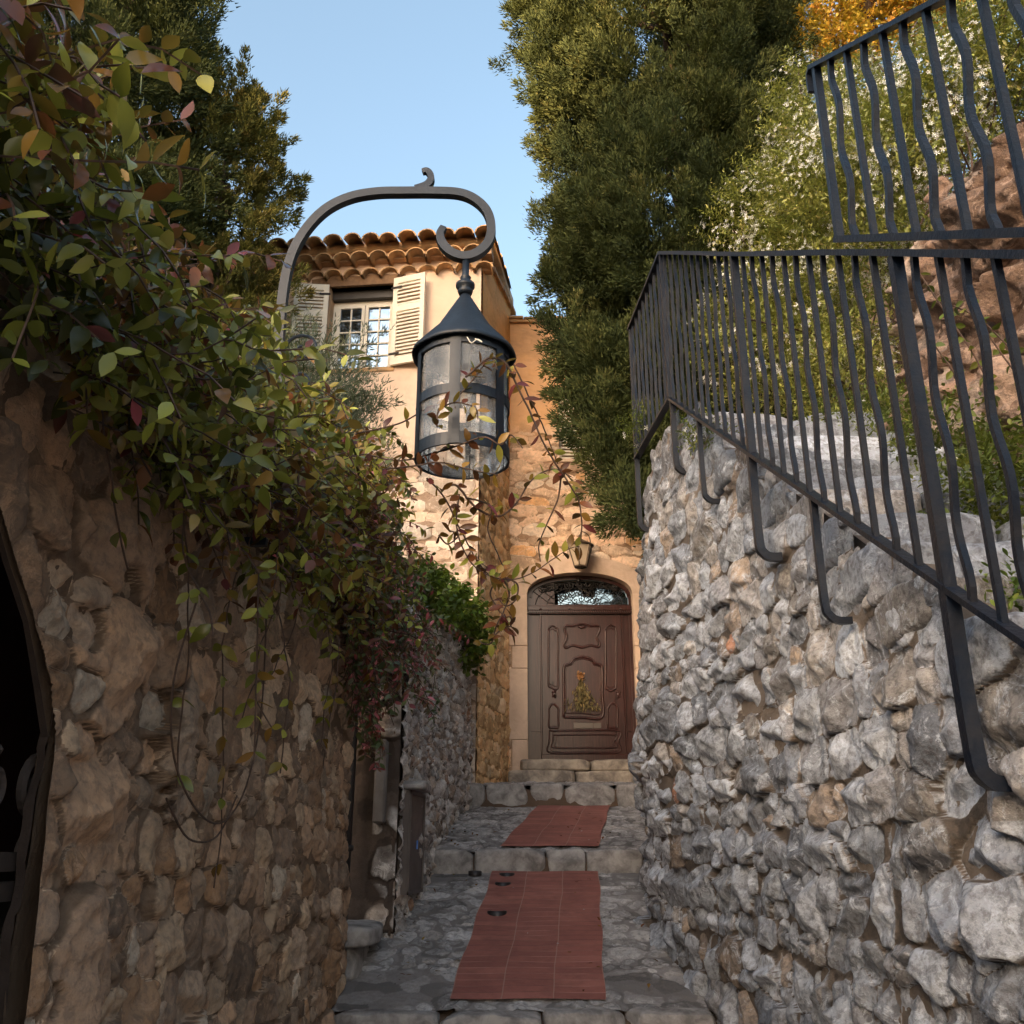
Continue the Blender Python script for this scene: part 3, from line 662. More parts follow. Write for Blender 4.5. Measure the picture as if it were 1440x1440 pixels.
# ================================================================== RIGHT RETAINING WALL, STAIRS, TERRACE
def railX(Y): return 1.267-.068*Y
pts = [(railX(y)+o_, y) for y, o_ in ((-1.5, .19), (0, .19), (1.2, .19), (2.2, .18), (3.2, .15), (4.2, .115), (4.9, .09))]+[(.945, 5.4), (.905, 5.85), (.93, 6.15), (1.05, 6.9), (1.18, 8.0), (1.30, 9.0), (1.40, 9.88)]
PR = Plan(pts, side=1)
def sY(P, Y): return float(np.interp(Y, P.P[:, 1], P.t))
def var_axis(s_list, steps):
    out = [s_list[0]]
    while out[-1] < s_list[-1]: out.append(out[-1]+float(np.interp(out[-1], s_list, steps)))
    return np.array(out)
sa = var_axis([0, sY(PR, 1.4), sY(PR, 1.7), sY(PR, 3.0), sY(PR, 6.2), sY(PR, 7), PR.L], [.06, .02, .0055, .0075, .013, .02, .03])
def r_top(s, y): return np.where(y < 5.0, np.maximum(.70*y-1.07, -.9), np.interp(y, [5.0, 5.2, 5.8, 5.95, 6.5, 9], [2.44, 2.45, 2.36, 2.2, 2.25, 2.4]))
def r_bat(s, t, y):
    b = .085*np.clip((1.9-t)/2.6, 0, 1.3)**1.3; b = b+.075*np.exp(-((t-.75)/.45)**2)*np.clip((y-4.6)/1.2, 0, 1)
    return b+.02*np.sin(s*1.9+t)
def r_zone(y, t): return np.clip((t-.5*y+1.4)/.7+.35*fbm(y*3, t*3, y*0), 0, 1)
def r_tint(r1, s, t, y):
    z = np.maximum(r_zone(y, t), np.clip((y-4.2)/1.2, 0, 1)*np.clip((t-.3)/.8, 0, 1)); k = (np.abs(np.sin(r1*917.3)) < z*.72); return np.where(k, np.where(r1 > .6, .50, np.where(r1 > .5, .94, .73)), r1)
def r_size(s, t):
    y = np.interp(s, PR.t, PR.P[:, 1]); k = float(np.interp(y, [1.5, 3, 5, 8], [1.2, .92, .88, 1.0]))
    return k
bigs = []
for (u, v, Y, a, b) in [(1130+270, 1130, 0, .10, .11), (1370, 1290, 0, .085, .12), (1150+100, 1210, 0, .06, .085), (1240, 1280, 0, .055, .10)]:
    r = ray(u, v); k = r[0]/r[1]; Yh = 1.33/(k+.068); bigs.append((sY(PR, Yh), r[2]/r[1]*Yh, a, b))
o = wall('retaining_wall', PR, sa, np.arange(-1.5, 2.52, .0068), .155, M['rubble_grey'], lambda s, y: gz(y)-.05, r_top, batter=r_bat, seed=5, depth=.056, ew=.17, lim=1.22, lw=.2, facet=.9, micro=.006, core_drop=.10,
         core=.14, coredep=.012, aspect=1.15, big=bigs, sizefn=r_size, warp=.03, wsc=7, tilt_amt=.5,
         mortar_zone=lambda y, t: .02+.95*np.clip((t-.5*y+1.05)/.7+.35*fbm(y*3, t*3, y*0), 0, 1),
         raise_mortar=lambda y, t: np.clip((t-.55*y+1.55)/.8, 0, 1)*np.clip((t-.1)/.6, 0, 1)*.8,
         tint=r_tint, side=1)
tag(o, 'tall dry grey rubble stone wall along the right of the lane, carrying the iron railing', 'stone wall')

# stairs
st = thing('stone_stairs', 'rough stone stairs climbing behind the black wavy railing', 'stairs', (1.6, 3.0, 0))
rs = np.random.RandomState(44)
for i in range(19):
    y = 5.0-.2575*i; z = 2.40-.18*i; xl = railX(y)+float(np.interp(y, [1.2, 3.2, 4.9], [.17, .135, .08])); n_ = rs.randint(2, 4); L = []; cuts = np.linspace(xl, 2.25, n_+1); cuts[1:-1] += rs.uniform(-.1, .1, n_-1)
    for k in range(n_):
        ov = .035 if k == 0 else 0
        L.append(((cuts[k]-ov*rs.uniform(.5, 2.2), y-.02-rs.uniform(0, .03), z-.19), (cuts[k+1]-.004, y+.32, z+rs.uniform(-.01, .01))))
    blocks('step', L, M['rubble_grey'], st, rs=rs, amp=.014, n=15, cr=(0, .9))
b = MB()
b.prism([(1.28, -.6, -2.2), (1.28, 5.2, -2.2), (1.28, 5.2, 2.02), (1.28, -.6, -2.04)], (1.1, 0, 0)); b.build('step_core', M['soil'], st)
# terrace behind
V = [(.95, 5.2, 2.36), (8, 5.2, 2.36), (8, 14, 2.5), (1.28, 10.02, 2.4), (1.02, 6.2, 2.3)]
b = MB(); b.prism([(p[0]+.08, p[1], p[2]) for p in V], (0, 0, -2.5)); o = b.build('terrace', M['soil']); tag(o, kind='structure')

# rock wall right of the stairs
pk = [(2.30, -.8), (2.22, 1.0), (2.16, 2.2), (2.10, 3.4), (2.10, 4.5), (2.3, 5.3), (2.8, 6.1), (3.6, 6.6)]
PK = Plan(pk, side=1); sk = var_axis([0, sY(PK, 2), sY(PK, 5), PK.L], [.04, .012, .014, .03])
o = wall('rock_wall', PK, sk, np.arange(-.5, 4.3, .013), .30, M['rock_pink'], lambda s, y: np.maximum(.70*y-1.6, -.9), lambda s, y: np.interp(y, [0, 2, 3.5, 5, 6.5], [1.9, 2.7, 3.25, 3.6, 4.1]),
         batter=lambda s, t, y: -.16*(t-1.2)+.06*np.sin(s*3+t*2), seed=9, depth=.11, ew=.12, facet=1.2, micro=.028, core=.8, coredep=.02, aspect=1.2, warp=.07, wsc=4)
tag(o, 'pinkish brown boulder wall right of the stone stairs under the white flowering bush', 'rock wall')
b = MB(); b.prism([(2.6, -2, -2.2), (2.6, 5.6, -2.2), (2.6, 5.6, 3.2), (2.6, 3.4, 2.9), (2.6, 1, 2.0), (2.6, -2, 1.0)], (7, 0, 0)); o = b.build('hillside', M['soil']); tag(o, kind='structure')
# shaded ruined wall far right
pd = [(2.2, 9.9), (3.0, 9.55), (4.2, 9.5), (5.6, 9.7)]
PD = Plan(pd, side=-1); o = wall('ruined_wall', PD, np.arange(0, PD.L, .03), np.arange(2.3, 9.4, .03), .34, M['rubble_brown'], lambda s, y: y*0+2.3, lambda s, y: 8.8-.35*np.abs(s-1.2)**1.5+.12*np.sin(s*9), seed=12, depth=.04, warp=.05, core=.5, micro=.012, side=-1)
tag(o, 'brown shaded stone wall with rounded top behind the tall cypress', 'stone wall')

# ================================================================== LEFT WALLS
PLN = Plan([(-.99, -2.0), (-.965, 1.0), (-.95, 2.05), (-.94, 3.4), (-.92, 4.4), (-.885, 5.32)], side=-1, soft=True)
arch = [(1.985, -3), (1.99, .22), (1.94, .33), (1.84, .44), (1.71, .56), (1.56, .70), (1.38, .80), (1.18, .86), (.9, .88), (.3, .78), (-.3, .3), (-.5, -.1), (-.5, -3)]
aY = np.array([p[0] for p in arch[1:12]][::-1]); aZ = np.array([p[1] for p in arch[1:12]][::-1])
def ahole(s, t, x, y):
    return (y < 1.99) & (y > -.5) & (t < np.interp(y, aY, aZ))
def a_top(s, y): return np.interp(y, [-2, 1, 2, 5.5], [1.0, 1.02, 1.18, 1.98])
sl = var_axis([0, sY(PLN, 1.2), sY(PLN, 1.6), sY(PLN, 3), PLN.L], [.05, .02, .006, .008, .013])
bq = []
for (yy, zz, a, b_) in [(2.24, .10, .21, .155), (2.21, -.22, .18, .13), (2.42, -.52, .17, .13), (2.2, -.86, .16, .17), (2.75, -.95, .14, .24), (2.25, .42, .22, .15), (2.2, .75, .25, .17), (2.7, .30, .20, .22)]:
    bq.append((sY(PLN, yy), zz, a, b_))
o = wall('arched_wall', PLN, sl, np.arange(-1.5, 2.2, .0075), .14, M['rubble_brown'], lambda s, y: gz(y)-.05, a_top, batter=lambda s, t, y: .03*np.clip((.6-t), 0, 1.5)+.012*np.sin(2.3*s+2*t), seed=14, depth=.036, ew=.22, lim=1.15, facet=.7,
         relief=lambda s, t, y: np.clip(np.where(y < 1.99, (t-np.interp(y, aY, aZ)), y-1.99)/.035, .12, 1),
         micro=.008, core=0, aspect=1.05, big=bq, warp=.03, hole=ahole, snap=lambda y: np.interp(y, aY, aZ), side=-1)
tag(o, 'dark brown rubble wall with an arched gateway at the left, half hidden under vines', 'stone wall')
# mortar body with the arch cut out
def poly_body(y0, y1, arch_pts, topf, xf, xb, name, parent):
    V, Fs = [], []; ys = np.arange(y0, y1+.001, .05)
    nz = 30
    b = MB()
    for i in range(len(ys)-1):
        ya, yb = ys[i], ys[i+1]; ym = (ya+yb)/2
        lo = lambda y: float(np.interp(y, aY, aZ)) if (-.5 < ym < 1.99) else -2.0
        za0, zb0, za1, zb1 = lo(ya), lo(yb), float(topf(0, ya))-.03, float(topf(0, yb))-.03
        for k in range(nz):
            f0, f1 = k/nz, (k+1)/nz
            P = [(xf(ya), ya, za0+(za1-za0)*f0), (xf(yb), yb, zb0+(zb1-zb0)*f0), (xf(yb), yb, zb0+(zb1-zb0)*f1), (xf(ya), ya, za0+(za1-za0)*f1)]
            b.add(P, [(0, 1, 2, 3)])
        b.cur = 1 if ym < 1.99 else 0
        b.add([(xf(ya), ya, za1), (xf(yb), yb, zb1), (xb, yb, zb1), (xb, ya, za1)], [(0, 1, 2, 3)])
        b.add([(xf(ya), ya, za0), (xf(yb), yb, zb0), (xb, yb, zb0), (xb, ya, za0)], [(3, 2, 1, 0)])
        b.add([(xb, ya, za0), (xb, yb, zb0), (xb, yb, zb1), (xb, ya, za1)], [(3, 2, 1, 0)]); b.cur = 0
    V = np.concatenate(b.V); V[:, 0] += .012*fbm(V[:, 0]*9, V[:, 1]*9, V[:, 2]*9, 3)
    # jamb and end faces
    for yj, z1 in ((1.99, .25), (y1, float(topf(0, y1))-.03)):
        zs = np.arange(-2.0, z1+.03, .02); xs = np.arange(xb, xf(yj)+.02, .02); gx_, gz_ = np.meshgrid(xs, zs, indexing='ij')
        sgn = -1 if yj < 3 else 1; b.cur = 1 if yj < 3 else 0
        rsj = np.random.RandomState(3); S = make_stones(xs[0], xs[-1], zs[0], zs[-1], .2, rsj); 
        s_, t_, h, ID, m, n = stone_field(xs, zs, S, rsj, depth=.03, seed=4)
        Vj = np.column_stack([gx_.ravel(), (yj+sgn*(h-.02)).ravel(), gz_.ravel()]); b.add(Vj, [tuple(q) for q in grid_faces(len(xs), len(zs), flip=(sgn > 0))]); V = np.concatenate([V, Vj])
    cd = np.tile([[.3, .15, .5, 0]], (len(V), 1)); Fc = b.F; mi = b.M
    return mesh(name, V, Fc, [M['rubble_brown'], M['painted_arch_shade']], parent, attr=cd, smooth=True, midx=mi)
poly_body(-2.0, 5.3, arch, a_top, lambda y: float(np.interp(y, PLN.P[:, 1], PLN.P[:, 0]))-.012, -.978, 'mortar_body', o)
# back room behind arch
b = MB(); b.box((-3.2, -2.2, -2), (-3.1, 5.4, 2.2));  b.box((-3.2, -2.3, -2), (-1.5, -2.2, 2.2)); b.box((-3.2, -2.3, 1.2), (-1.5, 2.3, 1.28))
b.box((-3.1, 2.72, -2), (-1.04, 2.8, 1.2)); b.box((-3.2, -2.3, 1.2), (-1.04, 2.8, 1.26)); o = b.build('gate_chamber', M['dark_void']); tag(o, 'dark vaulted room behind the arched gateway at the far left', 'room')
# iron gate in arch
gt = thing('iron_gate', 'dark wrought iron gate with scrolls inside the left archway', 'gate', (-1.2, 1.3, -1.6))
gx0 = -.995; b = MB()
for z in (-.02, -.075): b.box((gx0-.012, .0, z-.018), (gx0+.012, 2.6, z+.018))
for y in (.02, .68, 1.36, 2.62): b.box((gx0-.015, y-.015, -1.7), (gx0+.015, y+.015, .35 if y > 1 else .6))
b.build('gate_frame', M['gate_iron'], gt)
def spiral(c, r, turns, a0, sg, axes, n=26):
    t = np.linspace(0, 1, n); rr = r*(1-.82*t); a = a0+sg*t*turns*2*math.pi; ax, ay = np.array(axes[0], float), np.array(axes[1], float)
    return np.array(c)+np.outer(rr*np.cos(a), ax)+np.outer(rr*np.sin(a), ay)
for yy in np.arange(.18, 2.55, .17):
    b = MB()
    for z0 in (.12, -.22, -.50, -.80):
        b.tube(spiral((gx0, yy, z0), .065, 1.3, 1.57, 1, ((0, 1, 0), (0, 0, 1))), .011, 6, ref=(1, 0, 0)); b.tube(spiral((gx0, yy+.02, z0-.12), .05, 1.3, -1.57, -1, ((0, 1, 0), (0, 0, 1))), .010, 6, ref=(1, 0, 0))
    b.box((gx0-.006, yy-.006, -1.6), (gx0+.006, yy+.006, -.1)); b.build('scroll_bar', M['gate_iron'], gt)
b = MB(); b.box((-1.30, 1.9, .02), (-1.27, 2.68, .95)); b.box((-1.31, 1.9, -.02), (-1.25, 2.68, .02)); b.box((-1.27, 2.2, .02), (-1.255, 2.24, .95)); o = b.build('inner_door', M['red_door']); tag(o, 'dark red wooden panel in the shadow behind the iron gate', 'door')

# wall B (beyond the doorway)
PB = Plan([(-.70, 5.80), (-.655, 6.3), (-.60, 6.9), (-.52, 7.5), (-.44, 8.2), (-.40, 8.72)], side=-1)
o = wall('garden_wall', PB, np.arange(0, PB.L, .010), np.arange(-.7, 2.0, .010), .095, M['rubble_mid'], lambda s, y: gz(y)-.05, lambda s, y: np.interp(y, [5.8, 6.0, 6.6, 7.4, 8.2, 8.8], [1.50, 1.58, 1.62, 1.72, 1.80, 1.84]),
         batter=lambda s, t, y: .05*np.clip(1.4-t, 0, 2)*.5+.02*np.sin(2.1*s+2*t), seed=17, depth=.050, ew=.17, lim=1.22, facet=.85, micro=.007, core=.42, coredep=.012, aspect=1.35, warp=.03, side=-1)
tag(o, 'grey rubble stone wall at mid left topped with green plants, beyond the dark doorway', 'stone wall'); gwall = o
# its front jamb (plastered, with a few stones)
jx = np.arange(-1.25, -.665, .011); jz = np.arange(-.62, 1.52, .011); rsj = np.random.RandomState(61); S = make_stones(jx[0], jx[-1], jz[0], jz[-1], .17, rsj, aspect=.9)
s_, t_, h, ID, m, n = stone_field(jx, jz, S, rsj, depth=.05, ew=.4, seed=8, warp=.04)
cv = np.clip((s_+.86)/.07, 0, 1)*np.clip(2.5*fbm(s_*2, t_*2.2, s_*0+3)+.75, 0, 1); h = h*cv*.9; x_off = .02*np.clip(t_, -1, 0)
V = np.column_stack([(s_-.0).ravel(), (5.80-h+.0).ravel(), t_.ravel()])
o = mesh('jamb', V, grid_faces(len(jx), len(jz)), M['rubble_mid'], gwall, attr=np.column_stack([rsj.rand(n)[ID].ravel(), (m*cv).ravel(), rsj.rand(n)[ID].ravel(), np.zeros(m.size)]), smooth=True)
b = MB(); b.box((-1.6, 5.81, -1.2), (-.73, 5.95, 1.48)); b.box((-.80, 5.69, .15), (-.735, 5.80, .62), bev=.01); b.build('plaster_face', M['grey_plaster'], gwall)
# doorway between
dw = thing('garden_door', 'dark closed doorway in the gap between the two left walls', 'door', (-1.1, 5.5, -.5))
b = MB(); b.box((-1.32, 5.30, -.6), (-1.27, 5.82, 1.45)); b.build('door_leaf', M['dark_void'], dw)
b = MB(); b.box((-1.30, 5.30, 1.28), (-.95, 5.80, 1.42)); b.build('lintel', M['lintel_wood'], dw)
o = blocks('threshold', [((-1.28, 5.20, -.46), (-.70, 5.74, -.36)), ((-1.25, 5.26, -.62), (-.78, 5.72, -.45))], M['kerbstone'], dw, rs=np.random.RandomState(6), amp=.014, n=12)
b = MB(); b.tube([(-.925, 5.62, -.42), (-.925, 5.62, 1.6)], .026, 8); 
for z in (0, .9): b.box((-.958, 5.60, z), (-.892, 5.655, z+.03))
o = b.build('drain_pipe', M['pipe'], smooth=True); tag(o, 'thin dark vertical drain pipe at the edge of the dark doorway', 'pipe')
# meter box
mbx = thing('meter_box', 'flat brown metal meter cupboard door set low in the mid left wall', 'meter box', (-.62, 6.2, -.1))
xq = lambda y: float(np.interp(y, PB.P[:, 1], PB.P[:, 0]))
def mb_pt(y, z, d): return (xq(y)+.085+d, y, z)
y0_, y1_, z0_, z1_ = 5.88, 6.36, -.24, .34
b = MB(); b.prism([mb_pt(y0_, z0_, 0), mb_pt(y1_, z0_, 0), mb_pt(y1_, z1_, 0), mb_pt(y0_, z1_, 0)], (-.14, 0, 0)); b.build('door_panel', M['box_metal'], mbx)
b = MB(); 
for (a_, c_) in (((y0_, z0_), (y0_+.02, z1_)), ((y1_-.02, z0_), (y1_, z1_)), ((y0_, z0_), (y1_, z0_+.02)), ((y0_, z1_-.02), (y1_, z1_))):
    b.prism([mb_pt(a_[0], a_[1], .002), mb_pt(c_[0], a_[1], .002), mb_pt(c_[0], c_[1], .002), mb_pt(a_[0], c_[1], .002)], (.008, 0, 0))
b.build('door_frame', M['box_metal'], mbx)
b = MB(); p = mb_pt(6.12, .03, .004); b.prism([(p[0], p[1]-.012, p[2]-.02), (p[0], p[1]+.012, p[2]-.02), (p[0], p[1], p[2]+.03)], (.008, 0, 0)); b.build('lock_badge', M['blue'], mbx)
blocks('lintel_stone', [((-.72, 5.84, .345), (-.52, 6.40, .40))], M['kerbstone'], mbx, rs=np.random.RandomState(2), amp=.01)

# ================================================================== HOUSE 1 (front facade, window, tiled eave)
HC = np.array([-.33, 8.80]); A1 = R(5.5); d1 = np.array([-math.cos(A1), math.sin(A1)]); n1 = np.array([-math.sin(A1), -math.cos(A1)])     # towards the left; outward normal
def fh(u, v): # photo pixel on the facade plane -> (distance left of the corner, z)
    P = hit(u, v, (HC[0], HC[1], 0), (n1[0], n1[1], 0)); return float((P[:2]-HC)@d1), float(P[2])
def fw(s, z, d): p = HC+d1*s+n1*d; return (p[0], p[1], z)
h1 = thing('village_house', 'pink plastered stone house with tiled eave and white shuttered window', 'house', (-2.5, 9.0, .4))
EZ = 6.20
P1 = Plan([tuple(HC), tuple(HC+d1*11)], side=1, soft=False)
P1 = Plan([tuple(HC+d1*0), tuple(HC+d1*5.0)], side=1, soft=False)
ws0, wz1 = fh(556, 400); ws1, _ = fh(466, 400); _, wz0 = fh(520, 519)
def w_hole(s, t, x, y): return (s > ws0) & (s < ws1) & (t > wz0) & (t < wz1)
gap_pl = lambda s, t, y: np.clip((t-3.75-.35*fbm(s*1.5, t*1.5, s*0+1))/.35, 0, 1)
o = wall('front_wall', P1, np.arange(0, 4.6, .016), np.arange(.2, EZ+.02, .016), .15, M['facade_front'], lambda s, y: s*0+.2, lambda s, y: s*0+EZ+.3, parent=h1, seed=23, depth=.030, ew=.22, facet=.3, micro=.005, core=0, aspect=1.9, hole=w_hole, plaster=gap_pl, warp=.03, side=1)
# side wall turned to the lane
C2 = np.array([-.035, 9.93]); P2 = Plan([tuple(HC), tuple(C2)], side=-1, soft=False)
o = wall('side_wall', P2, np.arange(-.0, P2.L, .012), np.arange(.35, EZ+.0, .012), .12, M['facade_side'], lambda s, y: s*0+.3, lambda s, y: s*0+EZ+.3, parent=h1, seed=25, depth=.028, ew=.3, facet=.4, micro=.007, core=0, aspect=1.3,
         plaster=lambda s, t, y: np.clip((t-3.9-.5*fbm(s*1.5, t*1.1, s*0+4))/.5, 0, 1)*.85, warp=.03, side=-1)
b = MB()
def body(b, s0, s1, z0, z1, d0, d1_):
    b.prism([fw(s0, z0, d0), fw(s1, z0, d0), fw(s1, z0, d1_), fw(s0, z0, d1_)], (0, 0, z1-z0))
sT = 11.5
for q in ((.02, ws0, .2, EZ), (ws1, sT, .2, EZ), (ws0, ws1, .2, wz0), (ws0, ws1, wz1, EZ)): body(b, q[0], q[1], q[2], q[3], -.35, -.012)
body(b, 4.5, sT, .2, EZ, -.012, .012)
b.prism([(HC[0]-.01, HC[1]+.03, .2), (C2[0]-.015, C2[1]+.4, .2), (C2[0]-.5, C2[1]+.4, .2), (HC[0]-.5, HC[1]+.1, .2)], (0, 0, EZ-.2))
body(b, .3, sT, .2, EZ, -4.0, -3.8); b.build('wall_body', M['tile_mortar'], h1)
# window recess, frame, sashes
b = MB()
for (a_, z_a, c_, z_c) in ((ws0-.002, wz0, ws0+.004, wz1),): pass
wn = MB(); dep = -.20; fwid = .045
def fbox(b, s0, s1, z0, z1, d0, d1_): b.prism([fw(s0, z0, d0), fw(s1, z0, d0), fw(s1, z1, d0), fw(s0, z1, d0)], tuple(np.array(fw(0, 0, d1_))-np.array(fw(0, 0, d0))))
ws = (ws0, ws1); zz = (wz0, wz1-.10)
fbox(wn, ws0, ws0+fwid, zz[0], zz[1], dep, dep+.05); fbox(wn, ws1-fwid, ws1, zz[0], zz[1], dep, dep+.05); fbox(wn, ws0+fwid, ws1-fwid, zz[1]-fwid, zz[1], dep, dep+.05); fbox(wn, ws0+fwid, ws1-fwid, zz[0], zz[0]+fwid, dep, dep+.05)
win = wn.build('window', M['white_wood'], h1)
mid = (ws0+ws1)/2
for k, (a_, c_) in enumerate(((ws0+fwid+.003, mid-.004), (mid+.004, ws1-fwid-.003))):
    b = MB(); st_ = .034; z0, z1 = zz[0]+fwid+.003, zz[1]-fwid-.003; dd = dep+.012
    fbox(b, a_, a_+st_, z0, z1, dd, dd+.045); fbox(b, c_-st_, c_, z0, z1, dd, dd+.045); fbox(b, a_+st_, c_-st_, z1-st_, z1, dd, dd+.045); fbox(b, a_+st_, c_-st_, z0, z0+st_*1.6, dd, dd+.045)
    m_ = (a_+c_)/2; fbox(b, m_-.008, m_+.008, z0+st_, z1-st_, dd+.01, dd+.036)
    for j in range(1, 5):
        z = z0+st_*1.6+(z1-z0-st_*2.6)*j/5; fbox(b, a_+st_, m_-.008, z-.008, z+.008, dd+.01, dd+.034); fbox(b, m_+.008, c_-st_, z-.008, z+.008, dd+.01, dd+.034)
    b.build('sash', M['white_wood'], win)
    b = MB(); fbox(b, a_+.02, c_-.02, z0+.02, z1-.02, dd+.014, dd+.02); b.build('pane', M['window_glass'], win)
b = MB(); fbox(b, ws0-.03, ws1+.03, wz0-.045, wz0, -.2, .035); b.build('sill', M['tile'], win)
b = MB(); s_l0, zl0 = fh(572, 371); s_l1, zl1 = fh(441, 381)
P = [(s_l0, wz1, 0), (s_l1, wz1, 0), (s_l1+.0, wz1+.10, 0), (s_l1-.25, wz1+.135, 0), ((s_l0+s_l1)/2, wz1+.115, 0), (s_l0+.3, wz1+.13, 0), (s_l0, wz1+.105, 0)]
b.prism([fw(p[0], p[1], .028) for p in P], tuple(np.array(fw(0, 0, -.21))-np.array(fw(0, 0, .028)))); b.build('lintel', M['lintel_wood'], h1)
b = MB(); fbox(b, ws0, ws1, wz1-.10, wz1-.001, -.2, -.08); b.build('upper_frame', M['pipe'], win)
# shutters
def shutter(hs, ang, sg, wd, z0, z1):
    """hinge at distance hs; opens by ang from the wall; sg=-1 hangs to the right of the window"""
    ca, sa_ = math.cos(ang), math.sin(ang); e = d1*sg*ca+n1*sa_; nn = -d1*sg*sa_+n1*ca; o0 = HC+d1*hs+n1*.035
    def pt(a, z, d): p = o0+e*a+nn*d; return (p[0], p[1], z)
    def bx_(b, a0, a1, za, zb, q0, q1): b.prism([pt(a0, za, q0), pt(a1, za, q0), pt(a1, zb, q0), pt(a0, zb, q0)], tuple(np.array(pt(0, 0, q1))-np.array(pt(0, 0, q0))))
    b = MB(); sw_ = .05; bx_(b, 0, sw_, z0, z1, 0, .032); bx_(b, wd-sw_, wd, z0, z1, 0, .032)
    rails = (z0, z1-.07, z0+(z1-z0)*.60, ) 
    for r_ in rails: bx_(b, sw_, wd-sw_, r_, r_+.07, 0, .032)
    shu = b.build('shutter', M['white_wood'], h1)
    b = MB(); 
    for (a, c) in ((z0+.07, rails[2]), (rails[2]+.07, z1-.07)):
        n_ = int((c-a)/.042)
        for k in range(n_):
            z = a+(k+.5)*(c-a)/n_; b.add([pt(sw_, z-.020, .030), pt(wd-sw_, z-.020, .030), pt(wd-sw_, z+.018, .003), pt(sw_, z+.018, .003), pt(sw_, z-.014, .032), pt(wd-sw_, z-.014, .032), pt(wd-sw_, z+.024, .006), pt(sw_, z+.024, .006)],
                  [(0, 1, 2, 3), (7, 6, 5, 4), (0, 4, 5, 1), (2, 6, 7, 3), (1, 5, 6, 2), (0, 3, 7, 4)])
    b.build('louvre', M['white_wood'], shu)
    for zf in (.12, .88):
        b = MB(); z = z0+(z1-z0)*zf; bx_(b, -.02, .10, z-.012, z+.012, .033, .039); b.build('hinge', M['black_iron'], shu)
shutter(ws0-.005, R(14), -1, .37, wz0+.0, wz1+.035); shutter(ws1+.005, R(10), 1, .37, wz0+.02, wz1+.0)
# genoise and roof
def arch_tile(b, s, z, d0, d1_, r0, r1, th=.014, rise0=0, n=9, fill=True, hang=0):
    """barrel tile along the facade normal from d0 (inner) to d1_ (mouth), radius r0..r1"""
    for (ra, rb, flip) in ((r0, r1, False), (r0-th, r1-th, True)):
        V = []
        for k in range(n):
            a = math.pi*k/(n-1); V.append(fw(s+math.cos(a)*ra, z+math.sin(a)*ra*.85+rise0, d0))
        for k in range(n):
            a = math.pi*k/(n-1); V.append(fw(s+math.cos(a)*rb, z+math.sin(a)*rb*.85, d1_))
        b.add(V, [(k, k+1, n+k+1, n+k) if not flip else (k, n+k, n+k+1, k+1) for k in range(n-1)])
    V = []
    for k in range(n):
        a = math.pi*k/(n-1); V.append(fw(s+math.cos(a)*r1, z+math.sin(a)*r1*.85, d1_)); V.append(fw(s+math.cos(a)*(r1-th), z+math.sin(a)*(r1-th)*.85, d1_))
    b.add(V, [(2*k, 2*k+2, 2*k+3, 2*k+1) for k in range(n-1)])
rs = np.random.RandomState(71); gb, gm = MB(), MB(); sp = .205
smax = 5.2
for row, (zr, dr) in enumerate(((EZ-.30, .08), (EZ-.165, .19))):
    s = -.03+(row % 2)*sp*.5
    while s < smax:
        arch_tile(gb, s+rs.uniform(-.008, .008), zr, -.1, dr+.03+rs.uniform(-.02, .02), .094, .102+rs.uniform(-.005, .005), hang=0); s += sp
    gm.prism([fw(-.12, zr+.045, -.1), fw(smax, zr+.045, -.1), fw(smax, zr+.045, dr-.09), fw(-.12, zr+.045, dr-.09)], (0, 0, .10))
gm.build('eave_mortar', M['tile_mortar'], h1); gb.build('eave_tiles', M['tile'], h1, True)
rt = MB(); s = -.06; sl_ = math.tan(R(17))
while s < smax:
    j = rs.uniform(-.015, .015); z0 = EZ-.03+rs.uniform(-.008, .02); dd = .33+rs.uniform(-.02, .02); r_ = .098+rs.uniform(-.006, .010)
    for k in range(5):
        y_in = dd-.42*(k+1); y_out = dd-.42*k; arch_tile(rt, s+j+rs.uniform(-.004, .004), z0+.42*k*sl_+.015, y_in-.06, y_out, r_-.012, r_, rise0=.44*sl_)
    s += sp
def slope_slab(b, s0, s1, d_out, d_in, z_out, th): b.prism([fw(s0, z_out, d_out), fw(s1, z_out, d_out), fw(s1, z_out+(d_out-d_in)*sl_, d_in), fw(s0, z_out+(d_out-d_in)*sl_, d_in)], (0, 0, th))
slope_slab(rt, -.13, sT, .14, -2.3, EZ-.03, .10); slope_slab(rt, 4.9, sT, .33, -2.3, EZ+.0, .09)
rt.build('roof', M['tile'], h1, True)
# verge along the side wall
vb = MB(); L2 = P2.L; dirS = (C2-HC)/L2; nS = np.array([dirS[1], -dirS[0]])
for k in range(7):
    a = HC+dirS*(k*.19-.05)+nS*.0; c_ = a+dirS*.22; z = EZ-.02-.012*(k % 2)
    P = []; 
    vb.prism([(a[0]-nS[0]*.1, a[1]-nS[1]*.1, z), (a[0]+nS[0]*.055, a[1]+nS[1]*.055, z-.02), (c_[0]+nS[0]*.05, c_[1]+nS[1]*.05, z-.035), (c_[0]-nS[0]*.1, c_[1]-nS[1]*.1, z-.015)], (0, 0, .045))
vb.build('verge_tiles', M['tile'], h1)

